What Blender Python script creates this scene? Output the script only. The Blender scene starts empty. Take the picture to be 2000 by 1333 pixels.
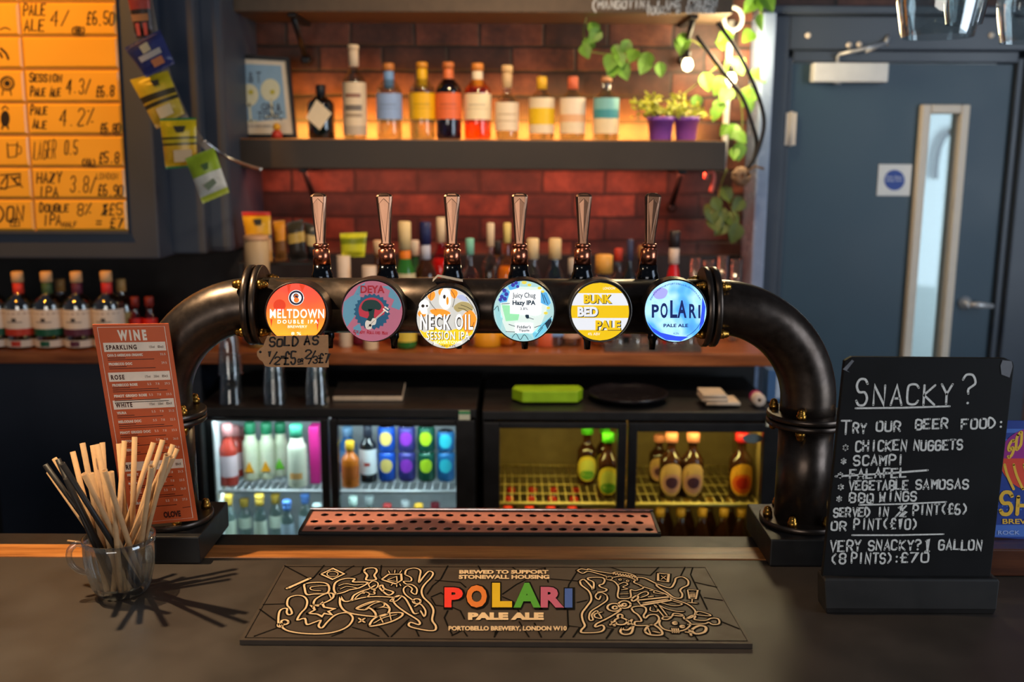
import bpy, bmesh, math, random
from mathutils import Vector, Matrix
from math import sin, cos, pi, radians, tan, atan2
RN = random.Random(11)
sc = bpy.context.scene
COL = sc.collection

# ------------------------------------------------------------------ camera
FPX = 35 / 36 * 2000
CAMH, TH, RO = 1.9, radians(10.68), radians(0.25)
CP = Vector((0, 0, CAMH))
FW = Vector((0, cos(TH), -sin(TH)))
_u, _r = Vector((0, sin(TH), cos(TH))), Vector((1, 0, 0))
RT = _r * cos(RO) + _u * sin(RO)
UP = _u * cos(RO) - _r * sin(RO)
cd = bpy.data.cameras.new('camera')
cd.lens, cd.sensor_width = 35, 36
cd.clip_start = 0.05
cd.dof.use_dof = True
cd.dof.focus_distance = 1.86
cd.dof.aperture_fstop = 2.3
cam = bpy.data.objects.new('camera', cd)
COL.objects.link(cam)
m = Matrix.Identity(4)
for i, v in enumerate((RT, UP, -FW, CP)):
    for j in range(3):
        m[j][i] = v[j]
cam.matrix_world = m
sc.camera = cam

def ray(px, py):
    return FW + RT * ((px - 1000) / FPX) - UP * ((py - 666.5) / FPX)
def at(px, py, Y):                      # point of the photo on the upright plane y = Y
    d = ray(px, py)
    return CP + d * (Y / d.y)
def atz(px, py, Z):                     # point of the photo on the level plane z = Z
    d = ray(px, py)
    return CP + d * ((Z - CAMH) / d.z)
def PY(Y):
    return lambda px, py: at(px, py, Y)
def PZ(Z):
    return lambda px, py: atz(px, py, Z)
def mpp(Y, Z=1.6):                      # metres per pixel
    return (Y * cos(TH) + (CAMH - Z) * sin(TH)) / FPX

# ------------------------------------------------------------------ view, world, lights
sc.view_settings.view_transform = 'Standard'
sc.view_settings.look = 'None'
sc.view_settings.gamma = 1
sc.view_settings.use_curve_mapping = False
sc.view_settings.exposure = 0.2
sc.cycles.use_denoising = True
sc.cycles.max_bounces = 14
sc.cycles.transparent_max_bounces = 24
sc.cycles.sample_clamp_indirect = 6

w = bpy.data.worlds.new('room_ambient')
sc.world = w
w.use_nodes = True
w.node_tree.nodes['Background'].inputs[0].default_value = (0.72, 0.82, 1.0, 1)
w.node_tree.nodes['Background'].inputs[1].default_value = 0.065

def look(o, tgt):
    o.rotation_euler = (Vector(tgt) - o.location).to_track_quat('-Z', 'Y').to_euler()
def area(name, loc, tgt, sx, sy, power, col):
    l = bpy.data.lights.new(name, 'AREA')
    l.shape, l.size, l.size_y, l.energy, l.color = 'RECTANGLE', sx, sy, power, col
    o = bpy.data.objects.new(name, l); COL.objects.link(o)
    o.location = loc; look(o, tgt)
    return o
def spot(name, loc, tgt, ang, blend, power, col, rad=.03):
    l = bpy.data.lights.new(name, 'SPOT')
    l.spot_size, l.spot_blend, l.energy, l.color, l.shadow_soft_size = radians(ang), blend, power, col, rad
    o = bpy.data.objects.new(name, l); COL.objects.link(o)
    o.location = loc; look(o, tgt)
    return o
def point(name, loc, power, col, rad=.03):
    l = bpy.data.lights.new(name, 'POINT')
    l.energy, l.color, l.shadow_soft_size = power, col, rad
    o = bpy.data.objects.new(name, l); COL.objects.link(o); o.location = loc
    return o
WARM, AMBER, COOL = (1, .72, .42), (1, .5, .12), (.75, .87, 1)
area('daylight_window', (3.1, .5, 2.0), (.4, 2.2, 1.4), 1.6, 2.2, 46, COOL)
area('front_fill', (-.9, -2.6, 1.75), (-.1, 2.0, 1.5), 2.4, 1.1, 34, (1, .9, .8))  # unseen warm fill, added to brighten the upright menu, tag and labels
spot('ceiling_spot_straws', (-1.26, 1.84, 2.85), (-.64, 1.72, 1.1), 76, 1, 205, WARM, .022)
spot('ceiling_spot_menu', (-1.9, 2.2, 3.2), (-1.62, 3.25, 2.25), 44, .5, 120, (1, .40, .03), .04)
spot('ceiling_spot_back', (.1, 2.3, 3.3), (-.1, 3.6, 2.0), 62, .7, 50, (1, .70, .42), .05)
spot('ceiling_spot_font', (-.1, 1.2, 3.1), (-.1, 2.0, 1.6), 55, .7, 6, (1, .8, .6), .06)
area('led_under_shelf', (-.1, 3.66, 1.835), (-.1, 3.9, 1.5), 1.6, .02, 4.6, (1, .2, .1))
area('led_shelf_back', (-.1, 3.775, 1.962), (-.1, 3.9, 2.0), 1.6, .02, 9.0, (1, .52, .09)).data.spread = radians(115)
point('vine_lamp', (.80, 3.70, 2.24), 22, (1, .78, .45), .13)
spot('ceiling_spot_door', (2.2, 1.6, 3.2), (1.6, 3.85, 1.7), 60, .7, 9, (.8, .9, 1), .2)
spot('ceiling_spot_counter', (.1, 2.3, 3.2), (.0, 3.35, 1.3), 70, .7, 75, (1, .72, .45), .05)

# ------------------------------------------------------------------ materials
def lin(c):
    return tuple(((x / 255) / 12.92 if x / 255 < .04045 else ((x / 255 + .055) / 1.055) ** 2.4) for x in c[:3])
_mc = {}
def pm(name, col, rough=.5, metal=0, var=.12, scale=25, bump=0, coat=0, emit=0, trans=0, ior=1.45, rvar=.1, spec=.5, stretch=None):
    """procedural principled material: noise-varied colour and roughness"""
    if name in _mc:
        return _mc[name]
    M = bpy.data.materials.new(name); M.use_nodes = True
    nt = M.node_tree; N, Lk = nt.nodes, nt.links
    b = N['Principled BSDF']
    c = lin(col)
    tc = N.new('ShaderNodeTexCoord'); mp = N.new('ShaderNodeMapping'); nz = N.new('ShaderNodeTexNoise')
    mp.inputs['Scale'].default_value = stretch or (1, 1, 1)
    nz.inputs['Scale'].default_value = scale; nz.inputs['Detail'].default_value = 5
    Lk.new(tc.outputs['Object'], mp.inputs[0]); Lk.new(mp.outputs[0], nz.inputs['Vector'])
    cr = N.new('ShaderNodeValToRGB')
    cr.color_ramp.elements[0].position, cr.color_ramp.elements[1].position = .3, .7
    cr.color_ramp.elements[0].color = tuple(x * (1 - var) for x in c) + (1,)
    cr.color_ramp.elements[1].color = tuple(min(1, x * (1 + var)) for x in c) + (1,)
    Lk.new(nz.outputs['Fac'], cr.inputs[0]); Lk.new(cr.outputs[0], b.inputs['Base Color'])
    mr = N.new('ShaderNodeMapRange')
    mr.inputs[3].default_value, mr.inputs[4].default_value = max(0, rough - rvar), min(1, rough + rvar)
    Lk.new(nz.outputs['Fac'], mr.inputs[0]); Lk.new(mr.outputs[0], b.inputs['Roughness'])
    b.inputs['Metallic'].default_value = metal
    b.inputs['Coat Weight'].default_value = coat
    b.inputs['Transmission Weight'].default_value = trans
    b.inputs['IOR'].default_value = ior
    b.inputs['Specular IOR Level'].default_value = spec
    if emit:
        b.inputs['Emission Color'].default_value = c + (1,)
        b.inputs['Emission Strength'].default_value = emit
    if bump:
        bp = N.new('ShaderNodeBump'); bp.inputs['Strength'].default_value = bump; bp.inputs['Distance'].default_value = .004
        Lk.new(nz.outputs['Fac'], bp.inputs['Height']); Lk.new(bp.outputs[0], b.inputs['Normal'])
    _mc[name] = M
    return M
def ink(col, emit=0, rough=.45):
    return pm('ink_%d_%d_%d_%d' % (*col[:3], int(emit * 100)), col, rough, var=.03, scale=60, emit=emit, rvar=.03)
def lit(col, k=.75):                      # print on a badge that is lit from behind
    return ink(tuple(col), k)
def thin_glass(name, tint=(235, 245, 245), lo=.05, hi=.75, rough=.03):
    """clear pane: transparent mixed with a glossy coat by viewing angle"""
    if name in _mc:
        return _mc[name]
    M = bpy.data.materials.new(name); M.use_nodes = True
    nt = M.node_tree; N, Lk = nt.nodes, nt.links
    N.remove(N['Principled BSDF'])
    t = N.new('ShaderNodeBsdfTransparent'); g = N.new('ShaderNodeBsdfGlossy'); mx = N.new('ShaderNodeMixShader')
    lw = N.new('ShaderNodeLayerWeight'); mr = N.new('ShaderNodeMapRange')
    lw.inputs[0].default_value = .35
    mr.inputs[3].default_value, mr.inputs[4].default_value = lo, hi
    t.inputs[0].default_value = lin(tint) + (1,)
    g.inputs[0].default_value = (.9, .93, .95, 1); g.inputs['Roughness'].default_value = rough
    Lk.new(lw.outputs['Facing'], mr.inputs[0]); Lk.new(mr.outputs[0], mx.inputs[0])
    Lk.new(t.outputs[0], mx.inputs[1]); Lk.new(g.outputs[0], mx.inputs[2])
    Lk.new(mx.outputs[0], N['Material Output'].inputs[0])
    _mc[name] = M
    return M
def node_mat(name, build):
    M = bpy.data.materials.new(name); M.use_nodes = True
    build(M.node_tree.nodes, M.node_tree.links, M.node_tree.nodes['Principled BSDF'])
    return M
def ramp(N, stops):
    r = N.new('ShaderNodeValToRGB')
    e = r.color_ramp.elements
    while len(e) < len(stops):
        e.new(.5)
    for k, (p, c) in enumerate(stops):
        e[k].position = p; e[k].color = lin(c) + (1,)
    return r

def _brick(N, L, b):
    tc = N.new('ShaderNodeTexCoord'); mp = N.new('ShaderNodeMapping'); br = N.new('ShaderNodeTexBrick'); nz = N.new('ShaderNodeTexNoise')
    mp.inputs['Rotation'].default_value = (radians(90), 0, 0)
    L.new(tc.outputs['Object'], mp.inputs[0])
    n2 = N.new('ShaderNodeTexNoise'); n2.inputs['Scale'].default_value = 9; n2.inputs['Detail'].default_value = 4
    ad = N.new('ShaderNodeMixRGB'); ad.inputs[0].default_value = .012
    L.new(tc.outputs['Object'], n2.inputs['Vector']); L.new(mp.outputs[0], ad.inputs[1]); L.new(n2.outputs['Color'], ad.inputs[2])
    L.new(ad.outputs[0], br.inputs['Vector'])
    br.inputs['Scale'].default_value = 1
    br.inputs['Brick Width'].default_value = .24; br.inputs['Row Height'].default_value = .0905
    br.inputs['Mortar Size'].default_value = .0065; br.inputs['Mortar Smooth'].default_value = .4
    br.inputs['Color1'].default_value = lin((136, 78, 54)) + (1,)
    br.inputs['Color2'].default_value = lin((70, 42, 32)) + (1,)
    br.inputs['Mortar'].default_value = lin((56, 38, 30)) + (1,)
    nz.inputs['Scale'].default_value = 8; nz.inputs['Detail'].default_value = 8; nz.inputs['Roughness'].default_value = .7
    L.new(tc.outputs['Object'], nz.inputs['Vector'])
    rp = ramp(N, [(.32, (90, 80, 74)), (.5, (190, 178, 170)), (.66, (255, 255, 255))])
    L.new(nz.outputs['Fac'], rp.inputs[0])
    mx = N.new('ShaderNodeMixRGB'); mx.blend_type = 'MULTIPLY'; mx.inputs[0].default_value = .9
    L.new(br.outputs['Color'], mx.inputs[1]); L.new(rp.outputs[0], mx.inputs[2]); L.new(mx.outputs[0], b.inputs['Base Color'])
    b.inputs['Roughness'].default_value = .55
    bp = N.new('ShaderNodeBump'); bp.inputs['Strength'].default_value = .7; bp.inputs['Distance'].default_value = .01; bp.invert = True
    L.new(br.outputs['Fac'], bp.inputs['Height']); L.new(bp.outputs[0], b.inputs['Normal'])
M_BRICK = node_mat('old_brick', _brick)
def _wood(c1, c2, c3, ax='x', sc_=1):
    def f(N, L, b):
        tc = N.new('ShaderNodeTexCoord'); mp = N.new('ShaderNodeMapping'); nz = N.new('ShaderNodeTexNoise')
        mp.inputs['Scale'].default_value = (3 * sc_, 40 * sc_, 40 * sc_) if ax == 'x' else (40, 40, 3)
        L.new(tc.outputs['Object'], mp.inputs[0]); L.new(mp.outputs[0], nz.inputs['Vector'])
        nz.inputs['Scale'].default_value = 1.2; nz.inputs['Detail'].default_value = 8; nz.inputs['Roughness'].default_value = .65
        r = ramp(N, [(.3, c1), (.5, c2), (.72, c3)])
        L.new(nz.outputs['Fac'], r.inputs[0]); L.new(r.outputs[0], b.inputs['Base Color'])
        b.inputs['Roughness'].default_value = .32
        bp = N.new('ShaderNodeBump'); bp.inputs['Strength'].default_value = .15; bp.inputs['Distance'].default_value = .002
        L.new(nz.outputs['Fac'], bp.inputs['Height']); L.new(bp.outputs[0], b.inputs['Normal'])
    return f
M_OAK = node_mat('varnished_oak', _wood((110, 62, 26), (168, 104, 50), (196, 132, 72)))
M_CTR = node_mat('mahogany_counter', _wood((96, 48, 22), (146, 80, 40), (178, 104, 56)))
M_DKWOOD = node_mat('dark_wood', _wood((40, 20, 12), (66, 34, 20), (92, 50, 28)))
def _pipe(N, L, b):
    tc = N.new('ShaderNodeTexCoord'); nz = N.new('ShaderNodeTexNoise'); n2 = N.new('ShaderNodeTexNoise')
    nz.inputs['Scale'].default_value = 7; nz.inputs['Detail'].default_value = 7; nz.inputs['Roughness'].default_value = .65
    n2.inputs['Scale'].default_value = 55; n2.inputs['Detail'].default_value = 4
    L.new(tc.outputs['Object'], nz.inputs['Vector']); L.new(tc.outputs['Object'], n2.inputs['Vector'])
    r = ramp(N, [(.3, (52, 42, 36)), (.52, (82, 72, 66)), (.75, (112, 98, 86))])
    L.new(nz.outputs['Fac'], r.inputs[0]); L.new(r.outputs[0], b.inputs['Base Color'])
    mr = N.new('ShaderNodeMapRange'); mr.inputs[3].default_value = .2; mr.inputs[4].default_value = .46
    L.new(n2.outputs['Fac'], mr.inputs[0]); L.new(mr.outputs[0], b.inputs['Roughness'])
    b.inputs['Metallic'].default_value = .9
    bp = N.new('ShaderNodeBump'); bp.inputs['Strength'].default_value = .08; bp.inputs['Distance'].default_value = .002
    L.new(n2.outputs['Fac'], bp.inputs['Height']); L.new(bp.outputs[0], b.inputs['Normal'])
M_PIPE = node_mat('dark_lacquered_steel', _pipe)
M_BAR = pm('black_bar_top', (54, 47, 42), .48, var=.22, scale=9, bump=.06)
M_BLACK = pm('satin_black', (24, 23, 24), .42, var=.15)
M_BLK2 = pm('matt_black', (18, 17, 18), .65, var=.15)
M_NAVY = pm('navy_paint', (30, 37, 50), .5, var=.1, scale=6)
M_PIL = pm('slate_blue_paint', (60, 68, 82), .5, var=.06, scale=5)
M_DOOR = pm('teal_door_paint', (52, 76, 92), .42, var=.08, scale=4)
M_FRAME = pm('slate_frame_paint', (62, 70, 82), .35, var=.08, scale=5)
M_SHELF = pm('brown_black_shelf', (54, 46, 39), .5, var=.1, scale=8)
M_BRASS = pm('brass', (190, 140, 62), .3, 1, var=.15, scale=80)
M_SATIN = pm('satin_steel', (206, 206, 208), .3, .35, var=.05)
M_CHROME = pm('chrome', (205, 205, 208), .14, 1, var=.05)
M_BRONZE = pm('polished_bronze', (150, 112, 90), .3, 1, var=.1, scale=60, rvar=.06)
M_COPPER = pm('copper', (205, 126, 96), .24, 1, var=.12, scale=70, rvar=.08)
M_TRAYCU = pm('drip_copper', (212, 138, 120), .36, .25, var=.12, scale=18, rvar=.1)
M_GUN = pm('black_chrome', (58, 60, 64), .16, 1, var=.1)
M_WHITE = pm('white_plastic', (232, 230, 226), .4, var=.04)
M_CREAM = pm('cream_paint', (232, 216, 196), .4, var=.04)
M_KRAFT = pm('kraft_card', (186, 138, 96), .8, var=.08, scale=120, bump=.05)
M_STRAW = pm('kraft_paper', (184, 148, 108), .75, var=.08, scale=90)
M_STRAWB = pm('black_paper', (26, 23, 24), .5, var=.1, scale=90)
M_GLASS = thin_glass('clear_glass', (240, 244, 244), .09, .85)
M_PANE = thin_glass('door_pane', (226, 236, 236), .03, .3)
M_JUG = thin_glass('heavy_glass', (242, 244, 243), .10, .9, .06)
M_WIRE = pm('wire_steel', (206, 210, 214), .3, .2, var=.05)
M_LEAF = pm('leaf_green', (112, 158, 52), .45, var=.35, scale=12)
M_STEM = pm('stem_green', (120, 128, 60), .6, var=.2)
M_PURPLE = pm('purple_pot', (128, 72, 168), .45, var=.06)
M_CHALK = pm('chalk', (214, 214, 210), .9, var=.22, scale=260)
M_SLATE = pm('chalkboard', (14, 14, 16), .6, var=.3, scale=14, spec=.25)
M_MARK = pm('marker_black', (34, 24, 16), .6, var=.1)
M_RUBBER = pm('rubber_mat', (60, 49, 40), .5, var=.08, scale=40)

# ------------------------------------------------------------------ mesh helpers
class MB:
    def __init__(s):
        s.bm = bmesh.new(); s.mi = 0; s.sm = False
    def face(s, pts, sm=None):
        try:
            f = s.bm.faces.new([s.bm.verts.new(p) for p in pts])
        except ValueError:
            return None
        f.material_index = s.mi; f.smooth = s.sm if sm is None else sm
        return f
    def grid(s, rows, closed=False, sm=True):
        """rows of points -> quads (closed = each row is a ring)"""
        vs = [[s.bm.verts.new(p) for p in r] for r in rows]
        n = len(vs[0])
        for a, b in zip(vs, vs[1:]):
            for k in range(n if closed else n - 1):
                q = [a[k], a[(k + 1) % n], b[(k + 1) % n], b[k]]
                try:
                    f = s.bm.faces.new(q); f.material_index = s.mi; f.smooth = sm
                except ValueError:
                    pass
        return vs
    def cap(s, ring, flip=False):
        try:
            f = s.bm.faces.new(ring[::-1] if flip else ring); f.material_index = s.mi
        except ValueError:
            pass
    def box(s, x0, x1, y0, y1, z0, z1, bev=0, M=None, seg=2):
        t = bmesh.new()
        bmesh.ops.create_cube(t, size=1)
        for v in t.verts:
            v.co = Vector((x0 + (v.co.x + .5) * (x1 - x0), y0 + (v.co.y + .5) * (y1 - y0), z0 + (v.co.z + .5) * (z1 - z0)))
        if bev:
            bmesh.ops.bevel(t, geom=t.edges[:], offset=bev, segments=seg, affect='EDGES', profile=.6)
        s.add(t, M)
    def add(s, t, M=None, sm=False):
        mp = {}
        for v in t.verts:
            mp[v] = s.bm.verts.new(M @ v.co if M else v.co)
        for f in t.faces:
            n = s.bm.faces.new([mp[v] for v in f.verts]); n.material_index = s.mi; n.smooth = sm
        t.free()
    def lathe(s, prof, seg=24, M=None, cap0=True, cap1=True, lobes=0, amp=0):
        rows = []
        for r, z in prof:
            ring = []
            for k in range(seg):
                a = 2 * pi * k / seg
                rr = r * (1 + amp * abs(sin(a * lobes / 2))) if lobes else r
                p = Vector((rr * cos(a), rr * sin(a), z))
                ring.append(M @ p if M else p)
            rows.append(ring)
        vs = s.grid(rows, True)
        if cap0: s.cap(vs[0], True)
        if cap1: s.cap(vs[-1])
    def tube(s, pts, r, seg=10, caps=True):
        pts = [Vector(p) for p in pts]
        rows = []
        up = None
        for i, p in enumerate(pts):
            d = (pts[min(i + 1, len(pts) - 1)] - pts[max(i - 1, 0)]).normalized()
            if up is None:
                up = Vector((0, 0, 1)) if abs(d.z) < .9 else Vector((0, 1, 0))
            a = d.cross(up).normalized(); up = a.cross(d).normalized()
            rr = r[i] if isinstance(r, (list, tuple)) else r
            rows.append([p + a * rr * cos(2 * pi * k / seg) + up * rr * sin(2 * pi * k / seg) for k in range(seg)])
        vs = s.grid(rows, True)
        if caps:
            s.cap(vs[0], True); s.cap(vs[-1])
    def prism(s, pts, vec, sm=False):
        vec = Vector(vec)
        a = [s.bm.verts.new(p) for p in pts]; b = [s.bm.verts.new(Vector(p) + vec) for p in pts]
        s.cap(a, True); s.cap(b)
        n = len(a)
        for k in range(n):
            f = s.bm.faces.new([a[k], a[(k + 1) % n], b[(k + 1) % n], b[k]]); f.material_index = s.mi; f.smooth = sm
    def ribbon(s, pts, n, w, closed=False):
        """flat stroke with rounded ends and joints lying in the plane with normal n"""
        pts = [Vector(p) for p in pts]
        n = Vector(n)
        if closed: pts = pts + [pts[0]]
        e1 = n.orthogonal().normalized(); e2 = n.cross(e1)
        if len(pts) == 1 or (pts[0] - pts[-1]).length < 1e-7 and len(pts) == 2:
            s.face([pts[0] + e1 * w * .6 * cos(k * pi / 4) + e2 * w * .6 * sin(k * pi / 4) for k in range(8)]); return
        rows = []
        for i, p in enumerate(pts):
            a, b = pts[max(i - 1, 0)], pts[min(i + 1, len(pts) - 1)]
            d = (b - a)
            if d.length < 1e-9: d = e1
            sd = n.cross(d.normalized()) * w / 2
            if 0 < i < len(pts) - 1:
                d1 = (p - a).normalized(); d2 = (b - p).normalized()
                c = max(.45, ((1 + d1.dot(d2)) / 2) ** .5)
                sd = sd / c
            rows.append([p - sd, p + sd])
        s.grid(rows, False, False)
        for p in (pts[0], pts[-1]):
            s.face([p + e1 * w * .5 * cos(k * pi / 4) + e2 * w * .5 * sin(k * pi / 4) for k in range(8)])
    def build(s, name, mats, parent=None, world=False, bevel=0):
        me = bpy.data.meshes.new(name)
        bmesh.ops.recalc_face_normals(s.bm, faces=s.bm.faces[:])
        s.bm.to_mesh(me); s.bm.free()
        for M in (mats if isinstance(mats, (list, tuple)) else [mats]):
            me.materials.append(M)
        o = bpy.data.objects.new(name, me); COL.objects.link(o)
        if parent:
            o.parent = parent
            if world:
                o.matrix_parent_inverse = wm(parent).inverted()
        if bevel:
            b = o.modifiers.new('bevel', 'BEVEL'); b.width = bevel; b.segments = 2; b.limit_method = 'ANGLE'
        return o
def merge(o, *others):
    """print and writing become surface pattern of the part they lie on"""
    bm = bmesh.new(); bm.from_mesh(o.data)
    for q in others:
        k = len(o.data.materials)
        for M in q.data.materials: o.data.materials.append(M)
        n = len(bm.faces); bm.from_mesh(q.data); bm.faces.ensure_lookup_table()
        for f in bm.faces[n:]: f.material_index += k
        bpy.data.objects.remove(q)
    bm.to_mesh(o.data); bm.free()
def wm(o):
    mm = o.matrix_basis.copy()
    if o.parent:
        mm = wm(o.parent) @ o.matrix_parent_inverse @ mm
    return mm
def tag(o, label, cat, group=None):
    o['label'] = label; o['category'] = cat
    if group: o['group'] = group
    return o
def thing(name, label, cat, loc=(0, 0, 0), group=None, rot=(0, 0, 0)):
    o = bpy.data.objects.new(name, None); COL.objects.link(o)
    o.empty_display_size = .05
    o.location = loc; o.rotation_euler = rot
    return tag(o, label, cat, group)
def struct(o):
    o['kind'] = 'structure'
    return o
def smooth(pts, k=5, closed=False):
    """Catmull-Rom through 2-D or 3-D points"""
    P = [Vector(p) for p in pts]
    out = []
    n = len(P)
    for i in range(n if closed else n - 1):
        g = lambda j: P[j % n] if closed else P[max(0, min(n - 1, j))]
        a, b, c, d = g(i - 1), g(i), g(i + 1), g(i + 2)
        for q in range(k):
            t = q / k
            out.append(.5 * ((2 * b) + (c - a) * t + (2 * a - 5 * b + 4 * c - d) * t * t + (3 * b - a - 3 * c + d) * t ** 3))
    if not closed: out.append(P[-1])
    return out
RX = lambda a: Matrix.Rotation(a, 4, 'X')
RY = lambda a: Matrix.Rotation(a, 4, 'Y')
RZ = lambda a: Matrix.Rotation(a, 4, 'Z')
TR = lambda *v: Matrix.Translation(Vector(v))

# stroke lettering (hand writing): points on a 4 x 6 grid
GL = {'A': '00 26 40;12 32', 'B': '00 06 36 45 44 33 03;33 42 41 30 00', 'C': '45 36 16 05 01 10 30 41', 'D': '00 06 26 44 42 20 00',
      'E': '46 06 00 40;03 33', 'F': '46 06 00;03 33', 'G': '45 36 16 05 01 10 30 41 43 23', 'H': '00 06;40 46;03 43', 'I': '20 26',
      'J': '46 41 30 10 01', 'K': '00 06;46 03 40', 'L': '06 00 40', 'M': '00 06 23 46 40', 'N': '00 06 40 46',
      'O': '16 05 01 10 30 41 45 36 16', 'P': '00 06 36 45 44 33 03', 'Q': '16 05 01 10 30 41 45 36 16;22 40', 'R': '00 06 36 45 44 33 03;23 40',
      'S': '45 36 16 05 04 13 33 42 41 30 10 01', 'T': '06 46;26 20', 'U': '06 01 10 30 41 46', 'V': '06 20 46', 'W': '06 10 23 30 46',
      'X': '00 46;06 40', 'Y': '06 23 46;23 20', 'Z': '06 46 00 40', '0': '16 05 01 10 30 41 45 36 16', '1': '15 26 20', '|': '15 26 20;10 30',
      '2': '05 16 36 45 44 00 40', '3': '05 16 36 45 44 33 42 41 30 10 01;33 23', '4': '30 36 02 42', '5': '46 06 03 33 42 41 30 10 01',
      '6': '36 16 04 01 10 30 41 42 33 13 02', '7': '06 46 10', '8': '13 04 05 16 36 45 44 33 13 02 01 10 30 41 42 33', '9': '43 13 04 05 16 36 45 41 30 10',
      '£': '45 36 26 15 11 00;00 40;03 33', '?': '05 16 36 45 44 23 22;20 20', ':': '21 21;24 24', '(': '36 14 12 30', ')': '16 34 32 10',
      '*': '12 34;14 32;21 25', '/': '00 46', '%': '00 46;05 15;41 31', '=': '02 42;04 44', '.': '20 20', '-': '03 43', "'": '26 24', '½': '15 26 23;00 46;33 43 20 40', '&': '40 15 26 35 01 10 42'}
def stext(mb, s, x0, x1, yb, h, P, n, w, yb2=None):
    """write s by hand between photo columns x0 and x1 on base line yb (to yb2) with letter height h"""
    yb2 = yb if yb2 is None else yb2
    cw = (x1 - x0) / (len(s) - .25)
    for i, ch in enumerate(s):
        g = GL.get(ch.upper())
        if not g: continue
        hh = h * (.8 if ch.islower() else 1)
        jx, jy = RN.uniform(-.05, .05) * cw, RN.uniform(-.05, .05) * h
        for st in g.split(';'):
            pts = []
            for q in st.split():
                x = x0 + i * cw + int(q[0]) / 4 * cw * .65 + jx + .06 * int(q[1]) / 6 * h
                y = yb + (yb2 - yb) * (x - x0) / max(1, x1 - x0) - int(q[1]) / 6 * hh + jy
                pts.append(Vector((x, y)))
            if len(pts) > 4: pts = smooth(pts, 3)
            mb.ribbon([P(*p) for p in pts], n, w)
_tm = {}
def btext(mb, s, box, P, n=None, off=0, bold=0.0, mi=None, sp=1.0):
    """printed lettering s filling the box (x0,y0,x1,y1) of the photo on plane P"""
    key = (s, bold, sp)
    if key not in _tm:
        cu = bpy.data.curves.new('lettering', 'FONT'); cu.body = s; cu.offset = bold; cu.space_character = sp; cu.resolution_u = 3
        ob = bpy.data.objects.new('lettering', cu); COL.objects.link(ob)
        me = bpy.data.meshes.new_from_object(ob)
        vs = [v.co.copy() for v in me.vertices]; fs = [tuple(p.vertices) for p in me.polygons]
        bpy.data.objects.remove(ob); bpy.data.curves.remove(cu); bpy.data.meshes.remove(me)
        _tm[key] = (vs, fs)
    vs, fs = _tm[key]
    ax, bx = min(v.x for v in vs), max(v.x for v in vs); ay, by = min(v.y for v in vs), max(v.y for v in vs)
    x0, y0, x1, y1 = box
    if mi is not None: mb.mi = mi
    nv = []
    for v in vs:
        p = P(x0 + (x1 - x0) * (v.x - ax) / (bx - ax), y1 - (y1 - y0) * (v.y - ay) / max(1e-6, by - ay))
        nv.append(mb.bm.verts.new(p + Vector(n) * off if n else p))
    for f in fs:
        try:
            q = mb.bm.faces.new([nv[i] for i in f]); q.material_index = mb.mi
        except ValueError:
            pass
def circ(cx, cy, rx, ry=None, n=32, a0=0, a1=2 * pi):
    ry = rx if ry is None else ry
    full = abs(a1 - a0 - 2 * pi) < 1e-6
    return [(cx + rx * cos(a0 + (a1 - a0) * k / (n if full else n - 1)), cy + ry * sin(a0 + (a1 - a0) * k / (n if full else n - 1))) for k in range(n)]

# ------------------------------------------------------------------ room shell
ZB = 1.10                                  # bar top
YW = 3.9                                   # brick back wall
XBR = at(1456, 300, YW).x                  # right end of the brick
b = MB(); b.box(-4, 4, -4, 6.6, 0, .1); struct(b.build('floor', pm('dark_floor', (50, 44, 40), .5)))
b = MB(); b.box(-1.75, XBR, YW, YW + .12, .1, 3.4); struct(b.build('wall_back', M_BRICK))
YD = 3.85
XDL, XDR, ZDT = at(1547, 125, YD).x, at(1980, 130, YD).x, at(1750, 125, YD).z
ZH = at(1750, 34, YD).z                    # top of the painted header
b = MB()
b.box(XDR + .14, 4, YW, YW + .12, .1, 3.4); b.box(XBR, XDR + .14, YW, YW + .12, ZH, 3.4)
struct(b.build('wall_right', M_BRICK))
b = MB()
b.box(XBR + .05, XDL - .028, YD - .05, YW + .1, .1, ZH, .006)
b.box(XDL - .028, XDL - .004, YD - .025, YW + .1, .1, ZDT + .02, .004)
b.box(XDR + .004, XDR + .03, YD - .025, YW + .1, .1, ZDT + .02, .004)
b.box(XDR + .03, XDR + .14, YD - .05, YW + .1, .1, ZH, .006)
b.box(XDL - .028, XDR + .03, YD - .05, YW + .1, ZDT + .045, ZH, .006)
b.box(XDL - .004, XDR + .004, YD - .025, YW + .1, ZDT + .004, ZDT + .045, .004)
b.box(XBR + .0, XDR + .14, YD - .09, YW, ZH, ZH + .03, .006)
fr = struct(b.build('trim_1', M_FRAME))
b = MB(); b.box(XBR + .002, XBR + .0485, YD - .13, YW + .1, .1, ZH, .006); struct(b.build('trim_4', pm('painted_daylight_sheen', (128, 146, 176), .25, var=.05)))  # jamb edge coloured pale blue to stand in for its daylight sheen
b = MB(); b.sm = True
for px, py in ((1578, 69), (1658, 88), (1678, 87), (1936, 69)):
    p = at(px, py, YD - .05); b.lathe([(.011, 0), (.011, .004), (.006, .007)], 12, TR(*p) @ RX(pi / 2))
b.build('screw', M_CREAM, fr)
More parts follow.
